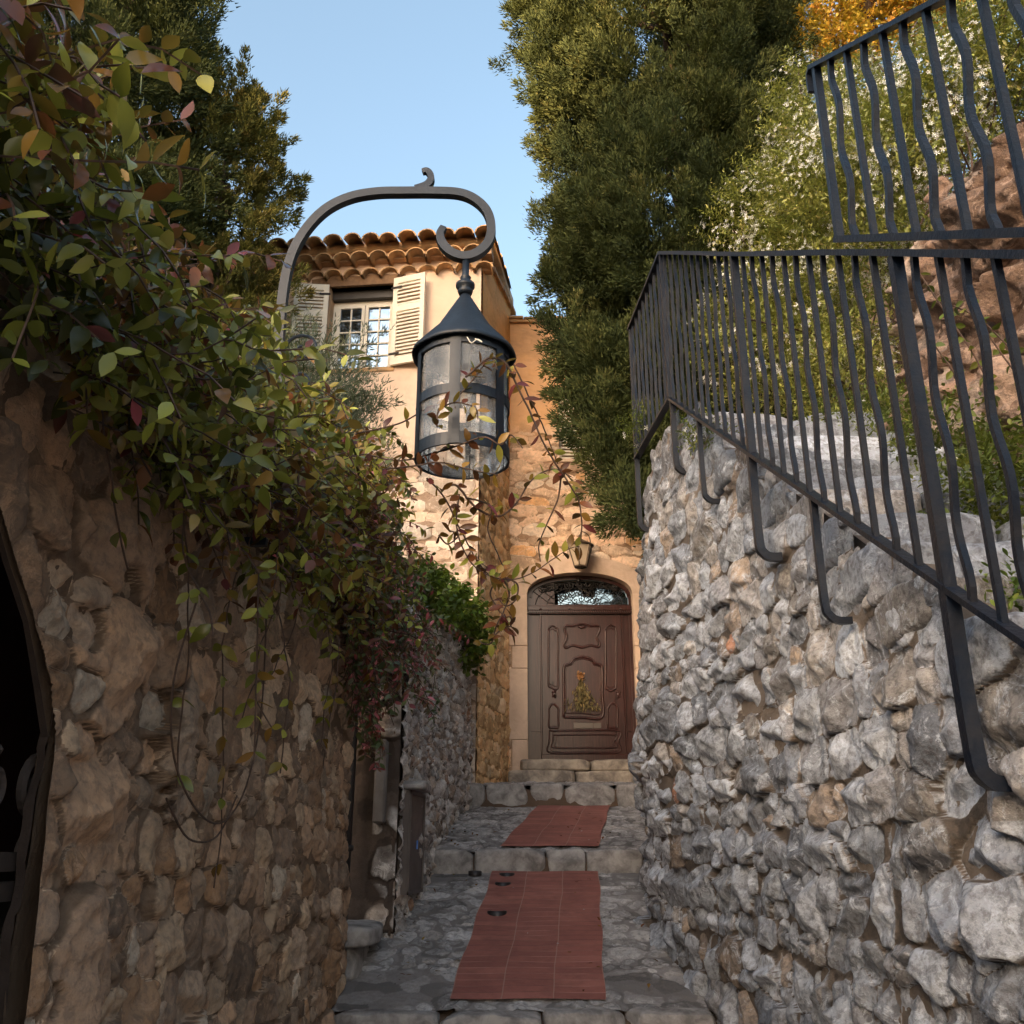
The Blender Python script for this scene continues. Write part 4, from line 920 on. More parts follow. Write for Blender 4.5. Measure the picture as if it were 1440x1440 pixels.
# ================================================================== HOUSE 2 (door)
DY = 9.93
h2 = thing('door_house', 'ochre plastered stone house with carved arched door at the lane end', 'house', (.7, 9.93, .8))
def dX(u, v=950): return float(atY(u, v, DY)[0])
def dZ(v, u=817): return float(atY(u, v, DY)[2])
XL, XR = dX(742.0, 950), dX(893.5, 950); cx_ = (XL+XR)/2; hw = (XR-XL)/2
Z0, ZS, ZT = .868, dZ(836), dZ(806)
def archz(x, X0=None, w_=None, zs=ZS, zt=ZT):   # segmental-elliptic head
    X0 = cx_ if X0 is None else X0; w_ = hw if w_ is None else w_; q = np.clip(np.abs(x-X0)/w_, 0, 1); return zs+(zt-zs)*np.sqrt(1-q**2.3)
def d_hole(s, t, x, y): return (x > XL-.16) & (x < XR+.16) & (t < archz(x, cx_, hw+.16, ZS+.04, ZT+.15))
WX0, WX1, WZ0, WZ1 = dX(786, 600), dX(846, 600), dZ(646), dZ(556)
def both(s, t, x, y): return d_hole(s, t, x, y) | ((x > WX0) & (x < WX1) & (t > WZ0) & (t < WZ1))
P3 = Plan([(-.12, DY), (2.9, DY)], side=-1, soft=False)
T2 = dZ(456, 740)
o = wall('front_wall', P3, np.arange(0, 3.0, .014), np.arange(.4, T2, .012), .115, M['facade_back'], lambda s, y: s*0+.4, lambda s, y: s*0+T2+.4, parent=h2, seed=29, depth=.030, ew=.24, facet=.35, micro=.006, core=0, aspect=2.1, hole=both,
         plaster=lambda s, t, y: np.clip((t-4.25-.3*fbm(s*1.5, t*1.5, s*0+2))/.35, 0, 1)*.9, warp=.03, side=-1)
b = MB(); e_ = .16
b.box((-.3, DY+.02, .2), (XL-e_, DY+.5, T2)); b.box((XR+e_, DY+.02, .2), (3.2, DY+.5, T2)); b.box((XL-e_, DY+.02, ZT+.14), (WX0-.05, DY+.5, T2)); b.box((WX1+.05, DY+.02, ZT+.14), (XR+e_, DY+.5, T2))
b.box((WX0-.05, DY+.02, ZT+.14), (WX1+.05, DY+.5, WZ0)); b.box((WX0-.05, DY+.02, WZ1), (WX1+.05, DY+.5, T2)); b.box((WX0-.05, DY+.14, WZ0), (WX1+.05, DY+.5, WZ1))
b.box((XL-e_, DY+.34, .2), (XR+e_, DY+.5, ZT+.14)); b.box((XL-e_, DY+.04, ZS+.18), (XL+.08, DY+.3, ZT+.14)); b.build('wall_body', M['tile_mortar'], h2)
b = MB(); b.box((-.1, DY-.06, T2), (3.3, DY+.6, T2+.035)); x = -.1
while x < 3.2: b.box((x, DY-.09, T2+.035), (x+.235, DY+.3, T2+.06+.012*math.sin(x*40)), bev=.008); x += .24
b.build('parapet_tiles', M['tile'], h2)
# upper window with shutter
b = MB(); b.box((WX0-.09, DY-.03, WZ1), (WX1+.1, DY+.05, WZ1+.105), bev=.01); b.build('lintel', M['lintel_wood'], h2)
b = MB(); b.box((WX0, DY+.06, WZ0), (WX0+.03, DY+.1, WZ1)); b.box((WX1-.03, DY+.06, WZ0), (WX1, DY+.1, WZ1)); b.box((WX0+.03, DY+.06, WZ1-.03), (WX1-.03, DY+.1, WZ1)); b.box((WX0+.03, DY+.06, WZ0), (WX1-.03, DY+.1, WZ0+.03))
win2 = b.build('window', M['white_wood'], h2)
b = MB()
k = WZ0+.04
while k < WZ1-.04: b.add([(WX0+.03, DY+.065, k), (WX1-.03, DY+.065, k), (WX1-.03, DY+.095, k+.03), (WX0+.03, DY+.095, k+.03)], [(0, 1, 2, 3)]); b.add([(WX0+.03, DY+.065, k-.005), (WX1-.03, DY+.065, k-.005), (WX1-.03, DY+.095, k+.025), (WX0+.03, DY+.095, k+.025)], [(3, 2, 1, 0)]); k += .042
b.build('louvre', M['white_wood'], win2)
b = MB(); b.box((WX0-.02, DY-.03, WZ0-.04), (WX1+.02, DY+.08, WZ0)); b.build('sill', M['limestone'], win2)
# stone surround: jamb blocks and arch stones
sur = MB(); yf, yb_ = DY-.035, DY+.24; g_ = .0035
zs_ = [.66, dZ(1041), dZ(941), dZ(909), ZS+.0]
for side_ in (0, 1):
    for k in range(4):
        wv = .165+(.03 if k % 2 else 0)
        if side_ == 0: sur.box((XL-wv, yf, zs_[k]+g_), (XL, yb_, zs_[k+1]), bev=.006)
        else: sur.box((XR, yf, zs_[k]+g_), (XR+wv, yb_, zs_[k+1]), bev=.006)
na = 9
for k in range(na):
    t0, t1 = k/na, (k+1)/na; Pi, Po = [], []
    for j in range(5):
        t = t0+(t1-t0)*j/4; t = min(max(t, .0), 1.0); a = math.pi*(1-t); ci, si = math.cos(a), math.sin(a)
        Pi.append((cx_+hw*ci, ZS+(ZT-ZS)*max(si, 0)**.87)); Po.append((cx_+(hw+.185)*ci, ZS+(ZT+.185-ZS)*max(si, 0)**.87))
    sh = .0016*(1 if 0 < k else 0); poly = [(p[0], yf-.002*(k % 2), p[1]) for p in Pi]+[(p[0], yf-.002*(k % 2), p[1]) for p in Po[::-1]]
    sur.prism(poly, (0, yb_-yf, 0))
sur.build('door_surround', M['limestone'], h2)
# door steps
blocks('doorstep', [((XL-.08, 9.66, .745), (XL+.62, 10.1, .868)), ((XL+.625, 9.665, .74), (1.45, 10.1, .866))], M['stepstone'], h2, rs=np.random.RandomState(4), amp=.006, n=12)
blocks('doorstep', [((XL-.20, 9.46, .60), (XL+.45, 9.8, .742)), ((XL+.455, 9.47, .60), (XL+1.1, 9.8, .745)), ((XL+1.105, 9.46, .60), (1.45, 9.8, .74))], M['stepstone'], h2, rs=np.random.RandomState(5), amp=.008, n=12)
# ---- door
ddY = DY+.10
def q(u, v): p = atY(u, v, ddY); return float(p[0]), float(p[2])
door = thing('carved_door', 'dark red-brown carved wooden door with bouquet, under a scrollwork fanlight', 'door', (cx_, ddY, .868))
b = MB(); zt_ = q(817, 864)[1]
Lx, Rx = q(762.5, 950)[0], q(876, 950)[0]
def pbox(b, u0, v0, u1, v1, y0, y1, bev=0):
    x0, z1 = q(u0, v0); x1, _ = q(u1, v0); _, z0 = q(u0, v1); b.box((x0, y0, z0), (x1, y1, z1), bev=bev)
b.box((XL+.0, ddY, Z0), (XL+.03, ddY+.06, ZS)); b.box((XR-.03, ddY, Z0), (XR, ddY+.06, ZS))
b.box((XL+.03, ddY+.012, Z0+.3), (Lx-.022, ddY+.05, zt_)); b.box((XL+.03, ddY+.006, Z0), (Lx-.022, ddY+.05, Z0+.295)); b.box((Rx+.022, ddY+.012, Z0+.3), (XR-.03, ddY+.05, zt_)); b.box((Rx+.022, ddY+.006, Z0), (XR-.03, ddY+.05, Z0+.295))
b.box((Lx-.022, ddY-.012, Z0), (Lx-.002, ddY+.05, zt_), bev=.004); b.box((Rx+.002, ddY-.012, Z0), (Rx+.022, ddY+.05, zt_), bev=.004)
b.build('fixed_panel', M['door_wood'], door)
b = MB(); zb = q(817, 853)[1]; b.box((XL+.0, ddY-.03, zt_), (XR, ddY+.06, zt_+.035), bev=.004); b.box((XL+.0, ddY-.045, zt_+.035), (XR, ddY+.06, zb), bev=.006)
x = XL+.02
while x < XR-.02: b.box((x, ddY-.052, zt_+.012), (x+.014, ddY-.03, zt_+.034)); x += .024
for u in (760, 800, 834, 872): b.lathe([(.0, .018), (.011, .012), (.013, 0), (0, -.004)], (q(u, 860)[0], ddY-.055, zt_+.04), 8)
b.build('transom_beam', M['door_wood'], door)
b = MB(); yL = ddY+.004; b.box((Lx, yL, Z0+.012), (Rx, yL+.045, zt_-.004)); leaf = b.build('door_leaf', M['door_wood'], door)
def mould(pts, r=.0105, closed=True, name='moulding'):
    P = [q(u, v) for (u, v) in pts]; P3 = np.array([(p[0], yL-.004, p[1]) for p in P])
    P3 = smooth_path(np.vstack([P3, P3[:1]]), 5) if closed else smooth_path(P3, 5)
    b = MB(); b.tube(P3, r, 7); P4 = P3.copy(); c = P3.mean(0); P4 = c+(P3-c)*.90; P4[:, 1] = yL-.002; b.tube(P4, r*.55, 6); return b
def Z2(x, y): return (640+x/3.273, 700+y/3.273)
cart = [Z2(*p) for p in [(500, 600), (512, 588), (540, 590), (560, 584), (583, 580), (606, 584), (626, 590), (655, 588), (667, 600), (660, 622), (652, 640), (660, 660), (667, 676), (655, 688), (626, 680), (583, 690), (540, 680), (512, 692), (500, 678), (508, 660), (514, 640), (507, 620)]]
mb = mould(cart, .012)
mb.tube(np.array([(p[0], yL-.01, p[1]) for p in [q(*Z2(565, 592)), q(*Z2(583, 600)), q(*Z2(600, 592))]]), .012, 6)
for pts in ([(430, 604), (440, 592), (452, 590), (463, 600), (474, 610), (474, 700), (474, 790), (474, 870), (460, 882), (450, 878), (440, 872), (430, 862), (430, 780), (430, 690)],
            [(693, 604), (705, 590), (716, 586), (728, 592), (741, 606), (741, 700), (741, 790), (741, 868), (728, 884), (716, 890), (704, 884), (693, 868), (693, 780), (693, 690)],
            [(432, 968), (442, 952), (454, 948), (466, 958), (475, 972), (475, 1015), (475, 1056), (455, 1058), (432, 1056), (432, 1010)],
            [(702, 972), (712, 952), (726, 945), (740, 955), (748, 972), (748, 1015), (748, 1058), (725, 1060), (702, 1058), (702, 1015)]):
    m2 = mould([Z2(*p) for p in pts], .010); mb.V += m2.V; mb.F += [tuple(i+mb.n for i in f) for f in m2.F]; mb.n += m2.n; mb.M += m2.M
for pts, r in (([(500, 1010), (500, 900), (500, 790), (508, 770), (530, 762), (545, 742), (570, 734), (585, 731), (600, 734), (628, 742), (645, 762), (668, 770), (677, 790), (677, 900), (677, 1010), (590, 1012)], .014),
               ([(434, 1072), (590, 1070), (752, 1072), (752, 1120), (752, 1172), (590, 1174), (434, 1172), (434, 1120)], .009), ([(452, 1092), (590, 1090), (735, 1092), (735, 1120), (735, 1150), (590, 1152), (452, 1150), (452, 1120)], .007)):
    m2 = mould([Z2(*p) for p in pts], r); mb.V += m2.V; mb.F += [tuple(i+mb.n for i in f) for f in m2.F]; mb.n += m2.n; mb.M += m2.M
mb.build('moulding', M['door_wood'], leaf, True)
b = MB()
for (c, sg) in ((Z2(455, 905), 1), (Z2(752, 905), -1)):
    x, z = q(*c)
    for (da, dz_, r_) in ((0, 0, .022), (.012*sg, .03, .014), (-.014*sg, .022, .012), (.01*sg, -.028, .013), (-.012*sg, -.02, .011)):
        b.lathe([(0, .010), (r_*.6, .008), (r_, .0)], (0, 0, 0), 8)
        Vl = b.V[-1]; b.V[-1] = np.column_stack([Vl[:, 0]+x+da, yL-.002-Vl[:, 2], Vl[:, 1]*1.2+z+dz_])
b.build('rosette', M['door_wood'], leaf, True)
b = MB(); x, z = q(*Z2(450, 853)); b.box((x-.010, yL-.006, z-.016), (x+.010, yL+.0, z+.016)); b.build('keyhole', M['black_iron'], leaf)
b = MB(); x, z = q(*Z2(459, 908)); b.tube([(x, yL, z), (x, yL-.035, z), (x+.005, yL-.045, z-.02)], .010, 8); b.lathe([(0, .02), (.014, .014), (.016, 0), (.012, -.012), (0, -.016)], (x, yL-.05, z), 10); b.build('handle', M['brass'], leaf, True)
b = MB(); x0, z1 = q(*Z2(543, 1035)); x1, z0 = q(*Z2(636, 1062)); b.box((x0, yL-.008, z0), (x1, yL, z1), bev=.003); b.box((x0+.012, yL-.012, z0+.012), (x1-.012, yL-.007, z1-.012)); b.build('letter_slot', M['brass'], leaf)
b = MB(); x0, z1 = q(*Z2(636, 1036)); x1, z0 = q(*Z2(672, 1060)); b.box((x0+.004, yL-.004, z0), (x1, yL, z1)); b.build('name_plate', M['brass'], leaf)
b = MB(); b.box((Lx-.02, yL-.02, Z0), (Rx+.02, yL+.0, Z0+.07), bev=.006); b.build('weather_bar', M['door_wood'], leaf)
# fanlight
gx0_ = q(780, 840)[0]; zf0 = zb+.012
b = MB(); b.prism([(XL, ddY+.02, zb)]+[(XL+(gx0_-XL)*k/8, ddY+.02, float(archz(XL+(gx0_-XL)*k/8))-.0) for k in range(9)]+[(gx0_, ddY+.02, zb)], (0, .04, 0))
n_ = 20; Pi = [(cx_+hw*math.cos(math.pi*k/n_), ZS+(ZT-ZS)*math.sin(math.pi*k/n_)**.87) for k in range(n_+1)]; Po = [(cx_+(hw-.045)*math.cos(math.pi*k/n_), ZS-.0+(ZT-.045-ZS)*math.sin(math.pi*k/n_)**.87) for k in range(n_+1)]
for k in range(n_): b.prism([(Pi[k][0], ddY-.005, Pi[k][1]), (Pi[k+1][0], ddY-.005, Pi[k+1][1]), (Po[k+1][0], ddY-.005, Po[k+1][1]), (Po[k][0], ddY-.005, Po[k][1])], (0, .05, 0))
b.box((XL, ddY-.006, zb), (XR, ddY+.05, zb+.02)); fan = b.build('fanlight', M['door_wood'], door)
gy = lambda x, z: ddY+.016+math.tan(R(10))*(XR-x)+math.tan(R(5))*(z-zb)
b = MB(); b.prism([(gx0_, gy(gx0_, zb+.01), zb+.01)]+[(x_, gy(x_, z_), z_) for x_, z_ in [(gx0_+(XR-.02-gx0_)*k/16, float(archz(gx0_+(XR-.02-gx0_)*k/16))-.03) for k in range(17)]]+[(XR-.02, gy(XR-.02, zb+.01), zb+.01)], (0, .006, 0)); b.build('pane', M['fanlight_glass'], fan)
b = MB(); rr = np.random.RandomState(8); yg = ddY+.004
for k in range(13):
    a = math.pi*(k+.5)/13; x = cx_+hw*.70*math.cos(a); z = zb+.03+(archz(x)-zb)*.60
    for (dx_, sg) in ((-.0, 1), (.05, -1)): b.tube(spiral((x+dx_, yg, z), .045, 1.4, -a if sg > 0 else a, sg, ((1, 0, 0), (0, 0, 1)), 22), .005, 5)
for k in range(9):
    a = math.pi*(k+.5)/9; x = cx_+hw*.36*math.cos(a); z = zb+.02+(archz(x)-zb)*.32*(.3+math.sin(a)); b.tube(spiral((x, yg, z), .042, 1.3, a, 1 if k % 2 else -1, ((1, 0, 0), (0, 0, 1)), 20), .005, 5)
    b.tube([(cx_, yg, zb+.02), (cx_+hw*.25*math.cos(a), yg, zb+.06*math.sin(a)+.02), (cx_+hw*.60*math.cos(a), yg, zb+(ZT-zb)*.45*math.sin(a)+.02), (cx_+hw*.9*math.cos(a), yg, float(archz(cx_+hw*.9*math.cos(a)))*1.0-.05)], .0032, 5)
for rad_ in (.36, .62, .84): b.tube([(cx_+hw*rad_*math.cos(t), yg, zb+.015+(ZT-zb-.03)*rad_*math.sin(t)) for t in np.linspace(0, math.pi, 26)], .0036, 5)
b.lathe([(0, .035), (.02, .022), (.026, 0), (.018, -.02), (0, -.03)], (cx_, yg-.01, ZT-.06), 10)
b.build('scrollwork', M['black_iron'], fan, True)
# bouquet on the door
bq_ = thing('dried_bouquet', 'bunch of dried herbs with an orange flower hung on the carved door', 'bouquet', (q(*Z2(590, 900))[0], yL-.03, q(*Z2(590, 900))[1]))
rs = np.random.RandomState(90); top = np.array([*q(*Z2(577, 835))]); n_ = 420; t = rs.rand(n_); xo = rs.normal(0, .5, n_)*.24*t; P = np.column_stack([top[0]+.02*t+xo*.75, yL-.02-.035*rs.rand(n_), top[1]-.32*t]); D = np.column_stack([xo*2+rs.normal(0, .25, n_), rs.normal(-.2, .2, n_), -np.ones(n_)*.9])
V, f, a = leaf_mesh(P, D, rs.normal(size=(n_, 3))+np.array([0, -1, .3]), .042, .014, rs); mesh('herbs', V, f, M['dried'], bq_, attr=a)
b = MB()
for k in range(14):
    xo = rs.normal(0, .05); b.tube([(top[0], yL-.02, top[1]+.01), (top[0]+xo*.5, yL-.04, top[1]-.12), (top[0]+.02+xo*1.1, yL-.035, top[1]-.25)], .0018, 4)
b.build('stalks', M['stem'], bq_)
P = np.column_stack([top[0]+rs.normal(0, .013, 60), yL-.035+rs.normal(0, .008, 60), top[1]+.025+rs.normal(0, .016, 60)]); V, f, a = leaf_mesh(P, rs.normal(size=(60, 3))+np.array([0, -.6, .2]), rs.normal(size=(60, 3)), .036, .024, rs); mesh('blossom', V, f, M['orange_petal'], bq_, attr=a)
# doorbell
b = MB(); p = atY(713.5, 946, DY-.04); b.lathe([(0, .010), (.009, .009), (.010, .004), (.017, .003), (.018, 0)], (0, 0, 0), 14); Vl = b.V[-1]; b.V[-1] = np.column_stack([Vl[:, 0]+p[0], p[1]-Vl[:, 2], Vl[:, 1]+p[2]])
o = b.build('doorbell', M['black_iron'], smooth=True); tag(o, 'small round dark doorbell button on the stone left of the carved door', 'doorbell')
# lamp above the arch
wl = thing('wall_lantern', 'small tapered lantern with frosted panes hanging above the arched door', 'lantern', tuple(atY(816, 775, DY-.22)))
cL = atY(816.5, 797, DY-.22); cT = atY(816.5, 768, DY-.22); hh = cT[2]-cL[2]; r0, r1 = .070, .135
b = MB(); b6 = MB()
for k in range(6):
    a0_, a1_ = 2*math.pi*k/6+.26, 2*math.pi*(k+1)/6+.26; pb = lambda a, r, z: (cL[0]+r*math.cos(a), cL[1]+r*math.sin(a), cL[2]+z)
    b.tube([pb(a0_, r0, 0), pb(a0_, r1, hh)], .0055, 4, sq=True); b.tube([pb(a0_, r0, 0), pb(a1_, r0, 0)], .006, 4, sq=True); b.tube([pb(a0_, r1, hh), pb(a1_, r1, hh)], .006, 4, sq=True)
    b6.add([pb(a0_, r0-.004, .003), pb(a1_, r0-.004, .003), pb(a1_, r1-.004, hh-.003), pb(a0_, r1-.004, hh-.003)], [(0, 1, 2, 3)])
b.build('cage', M['lamp_frame'], wl); b6.build('pane', M['frosted'], wl)
b = MB(); b.lathe([(r1+.012, hh-.002), (r1+.012, hh+.006), (r1*.8, hh+.03), (r1*.72, hh+.035), (.035, hh+.07), (.02, hh+.085), (0, hh+.09)], tuple(cL), 20)
b.build('hood', M['lamp_frame'], wl, True)
b = MB(); b.tube(smooth_path([(cL[0], cL[1], cL[2]+hh+.08), (cL[0]+.02, cL[1]+.02, cL[2]+hh+.17), (cL[0]+.10, cL[1]+.04, cL[2]+hh+.13), (cL[0]+.125, cL[1]+.12, cL[2]+hh+.03), (cL[0]+.12, DY, cL[2]+hh+.02)], 5), .006, 6)
b.tube(smooth_path([(cL[0], cL[1], cL[2]+hh+.09), (cL[0], cL[1]+.08, cL[2]+hh+.15), (cL[0], DY, cL[2]+hh+.08)], 5), .008, 6); b.build('arm', M['lamp_frame'], wl, True)

# ================================================================== IRON RAILINGS
def railpt(Y): # lower flight, plan position by Y
    return railX(Y) if Y <= 4.99 else .928-.097*(Y-4.99)
def wavy_bar(b, x, y, z0, z1, wave, ph=0, th=.0085, amp=.014, per=.36):
    n = 26 if wave else 2; z = np.linspace(z0, z1, n); k = 2*math.pi/per
    o_ = amp*np.sin(k*(z1-z)+ph)*np.clip((z1-z)/.08, 0, 1)*np.clip((z-z0)/.06, 0, 1) if wave else np.zeros(n)
    P = np.column_stack([np.full(n, x)+0*o_, y+o_, z]); b.tube(P, th, sq=True, ref=(1, 0, 0))
ZB = lambda y: .70*min(y, 4.99)-1.0
ZTp = lambda y: .70*min(y, 4.99)+.0
r1_ = thing('iron_railing', 'blue-black iron stair railing with wavy bars above the right stone wall', 'railing', (railX(3), 3, ZB(3)))
b = MB(); ys = np.linspace(.9, 4.99, 12); P = np.array([(railX(y), y, ZTp(y)) for y in ys]); P = np.vstack([P, [(railpt(5.9), 5.9, ZTp(5.9)-.0)]]); P[:, 2] += .004*np.sin(P[:, 1]*3)
b.tube(P[:12], .5, flat=(.046, .020), ref=(1, 0, 0)); b.tube(P[11:], .5, flat=(.046, .020), ref=(1, 0, 0)); b.build('handrail', M['iron'], r1_)
b = MB(); P = np.array([(railX(y), y, ZB(y)) for y in ys]); b.tube(P, .5, flat=(.040, .016), ref=(1, 0, 0)); b.tube([P[-1], (railpt(5.9), 5.9, ZB(5.9))], .5, flat=(.040, .016), ref=(1, 0, 0)); b.build('bottom_rail', M['iron'], r1_)
posts = [1.22, 2.33, 3.69, 4.99, 5.88]
for y in posts:
    b = MB(); x = railpt(y); b.tube([(x, y, ZB(y)-.0), (x, y, ZTp(y)-.008)], .0165, sq=True, ref=(1, 0, 0)); b.build('post', M['iron'], r1_)
y = 1.0; k = 0; rb = random.Random(5)
while y < 4.93:
    if min(abs(y-p) for p in posts) > .055:
        b = MB(); wavy_bar(b, railX(y), y, ZB(y), ZTp(y)-.008, k % 2 == 0, rb.uniform(-.4, .4)); b.build('bar', M['iron'], r1_); k += 1
    y += .112
y = 5.09
while y < 5.84:
    b = MB(); wavy_bar(b, railpt(y), y, ZB(y), ZTp(y)-.008, k % 2 == 0, 0); b.build('bar', M['iron'], r1_); k += 1; y += .105
for y, ln, th in ((1.22, .50, .017), (2.33, .47, .0185), (3.11, .44, .012), (3.70, .45, .0165), (4.44, .45, .012), (4.95, .44, .0155), (5.88, .50, .0155)):
    b = MB(); x = railpt(y); z = ZB(y); P = smooth_path([(x, y, z), (x-.002, y, z-ln*.5), (x, y, z-ln*.90), (x+.012, y+.002, z-ln*.98), (x+.040, y+.004, z-ln*1.02), (x+.085, y+.005, z-ln*1.02)], 5)
    b.tube(P, th, sq=True, ref=(0, 1, 0)); b.build('wall_bracket', M['iron'], r1_)
r2_ = thing('iron_railing', 'upper iron guard panel with wavy bars standing on the handrail at top right', 'railing', (railX(2), 2, 1.5))
b = MB(); f2b = lambda y: .70*y+.055; f2t = lambda y: .70*y+.79
b.tube([(railX(y), y, f2b(y)) for y in (.9, 1.8, 2.66)], .5, flat=(.036, .022), ref=(1, 0, 0)); b.build('bottom_rail', M['iron'], r2_)
b = MB(); b.tube([(railX(y), y, f2t(y)) for y in (.9, 1.8, 2.68)], .5, flat=(.036, .016), ref=(1, 0, 0)); x, y = railX(2.69), 2.69
b.tube(smooth_path([(x, y-.02, f2t(y)-.014), (x, y+.008, f2t(y)-.02), (x, y+.014, f2t(y)-.05), (x, y+.01, f2t(y)-.10)], 4), .5, flat=(.034, .012), ref=(1, 0, 0)); b.build('handrail', M['iron'], r2_)
for y in (2.65, 1.3):
    b = MB(); b.tube([(railX(y), y, f2b(y)), (railX(y), y, f2t(y))], .0125, sq=True, ref=(1, 0, 0)); b.build('post', M['iron'], r2_)
y = 2.65-.112; k = 0
while y > .95:
    if abs(y-1.3) > .04: b = MB(); wavy_bar(b, railX(y), y, f2b(y), f2t(y), k % 2 == 0, rb.uniform(-.4, .4), th=.009, amp=.016, per=.31); b.build('bar', M['iron'], r2_); k += 1
    y -= .112

# ================================================================== LANTERN AND ITS BRACKET
LY = 3.10; LC = atY(651, 580, LY); lx = float(LC[0])
def lz(v, u=651): return float(atY(u, v, LY)[2])
zb_, zt_l, za_ = lz(650), lz(502), lz(413); r_ = .166
br = thing('lamp_bracket', 'curved dark iron bracket arm curling over the lane to hold the big lantern', 'bracket', (float(atY(392, 520, LY)[0]), LY, 1.4))
px_path = [(390, 760), (389, 640), (391, 560), (393, 480), (399, 410), (410, 362), (430, 325), (458, 296), (492, 279), (530, 272), (570, 271), (610, 271), (645, 273), (668, 282), (685, 299), (691, 322), (686, 343), (671, 357), (653, 362), (636, 357), (623, 345), (619, 331), (624, 320)]
P = np.array([atY(u, v, LY) for u, v in px_path]); P = smooth_path(P, 6); rr = np.full(len(P), .0168); rr[-12:] = np.linspace(.0168, .012, 12)
b = MB(); b.tube(P, rr, sq=True, ref=(0, 1, 0)); b.build('arm', M['iron_lamp'], br)
b = MB(); P = smooth_path(np.array([atY(u, v, LY) for u, v in [(585, 268), (600, 262), (606, 254), (605, 246), (600, 241), (594, 242)]]), 5); b.tube(P, np.linspace(.016, .010, len(P)), sq=True); b.build('curl', M['iron_lamp'], br)
xp = float(atY(390, 600, LY)[0])
for z in (1.0, 1.38): b = MB(); b.tube([(xp, LY, z), (-.98, LY, z)], .014, sq=True); b.build('stay', M['iron_lamp'], br)
b = MB()
b.tube(spiral((xp+.07, LY, 1.75), .07, 1.2, math.pi, -1, ((1, 0, 0), (0, 0, 1))), .006, 6); b.tube(spiral((xp+.06, LY, 1.62), .06, 1.2, math.pi, 1, ((1, 0, 0), (0, 0, 1))), .006, 6)
b.build('scroll', M['iron_lamp'], br)
ln_ = thing('street_lantern', 'large round grey iron lantern with cone roof and glass sides hanging from curved arm', 'lantern', (lx, LY, zb_))
b = MB(); c0 = (lx, LY, 0.0)
def wob(a, z): return .012*math.sin(a*5+z*9)+.008*math.sin(a*9+1)
b.lathe([(.012, za_), (.03, za_-.03), (.185*.55, zt_l+(za_-zt_l)*.42), (.186, zt_l+.012), (.192, zt_l-.006), (.187, zt_l-.008), (.180, zt_l+.006), (.1, zt_l+(za_-zt_l)*.40), (.01, za_-.03)], c0, 48, wob=lambda a, z: wob(a, z) if z < zt_l+.05 else 0)
b.build('cone_roof', M['iron_lamp'], ln_, True)
b = MB(); zr = lz(364); b.tube([(lx, LY, za_-.02), (lx, LY, zr)], .014, 10); b.lathe([(.0, za_-.005), (.024, za_-.005), (.030, za_+.01), (.022, za_+.02), (.036, za_+.028), (.036, za_+.042), (.020, za_+.048), (.018, za_+.065), (.022, za_+.07), (.014, za_+.08)], c0, 16)
b.build('finial', M['iron_lamp'], ln_, True)
def band(b, z0, z1, r, t=.004, a0=0, a1=2*math.pi, n=48): b.lathe([(r-t, z0), (r, z0), (r, z1), (r-t, z1), (r-t, z0)], c0, n, a0, a1)
H = zt_l-zb_
for (z0, z1, nm) in ((zb_, zb_+.045, 'ring'), (zb_+H*.46, zb_+H*.46+.036, 'ring'), (zt_l-.03, zt_l+.002, 'ring')):
    b = MB(); band(b, z0, z1, r_+.003, .007); b.build(nm, M['iron_lamp'], ln_, False)
for k in range(6):
    a = R(-97)+k*math.pi/3; b = MB(); band(b, zb_+.001, zt_l, r_+.0058, .005, a-.115, a+.115, 5); b.build('upright', M['iron_lamp'], ln_)
for k in range(6):
    a = R(-97)+k*math.pi/3; b = MB(); b.lathe([(r_-.006, zb_+.005), (r_-.006, zt_l)], c0, 10, a+.02, a+math.pi/3-.02); b.build('glass_pane', M['lamp_glass'], ln_, True)
b = MB(); b.lathe([(0, zb_+.012), (r_-.006, zb_+.012)], c0, 40); b.build('glass_bottom', M['lamp_glass'], ln_)
b = MB(); b.tube([(lx, LY, zt_l+.06), (lx, LY, zt_l-.09)], .022, 12); b.lathe([(0, -.20), (.022, -.19), (.034, -.15), (.030, -.11), (.016, -.085)], (lx, LY, zt_l), 14); b.build('bulb', M['frosted'], ln_, True)
b = MB(); b.tube(smooth_path([atY(657, 474, LY-.19), atY(663, 482, LY-.195), atY(671, 477, LY-.19), atY(678, 481, LY-.19), atY(668, 476, LY-.19)], 4), .0022, 5); b.build('wire_loop', M['white_wood'], ln_)

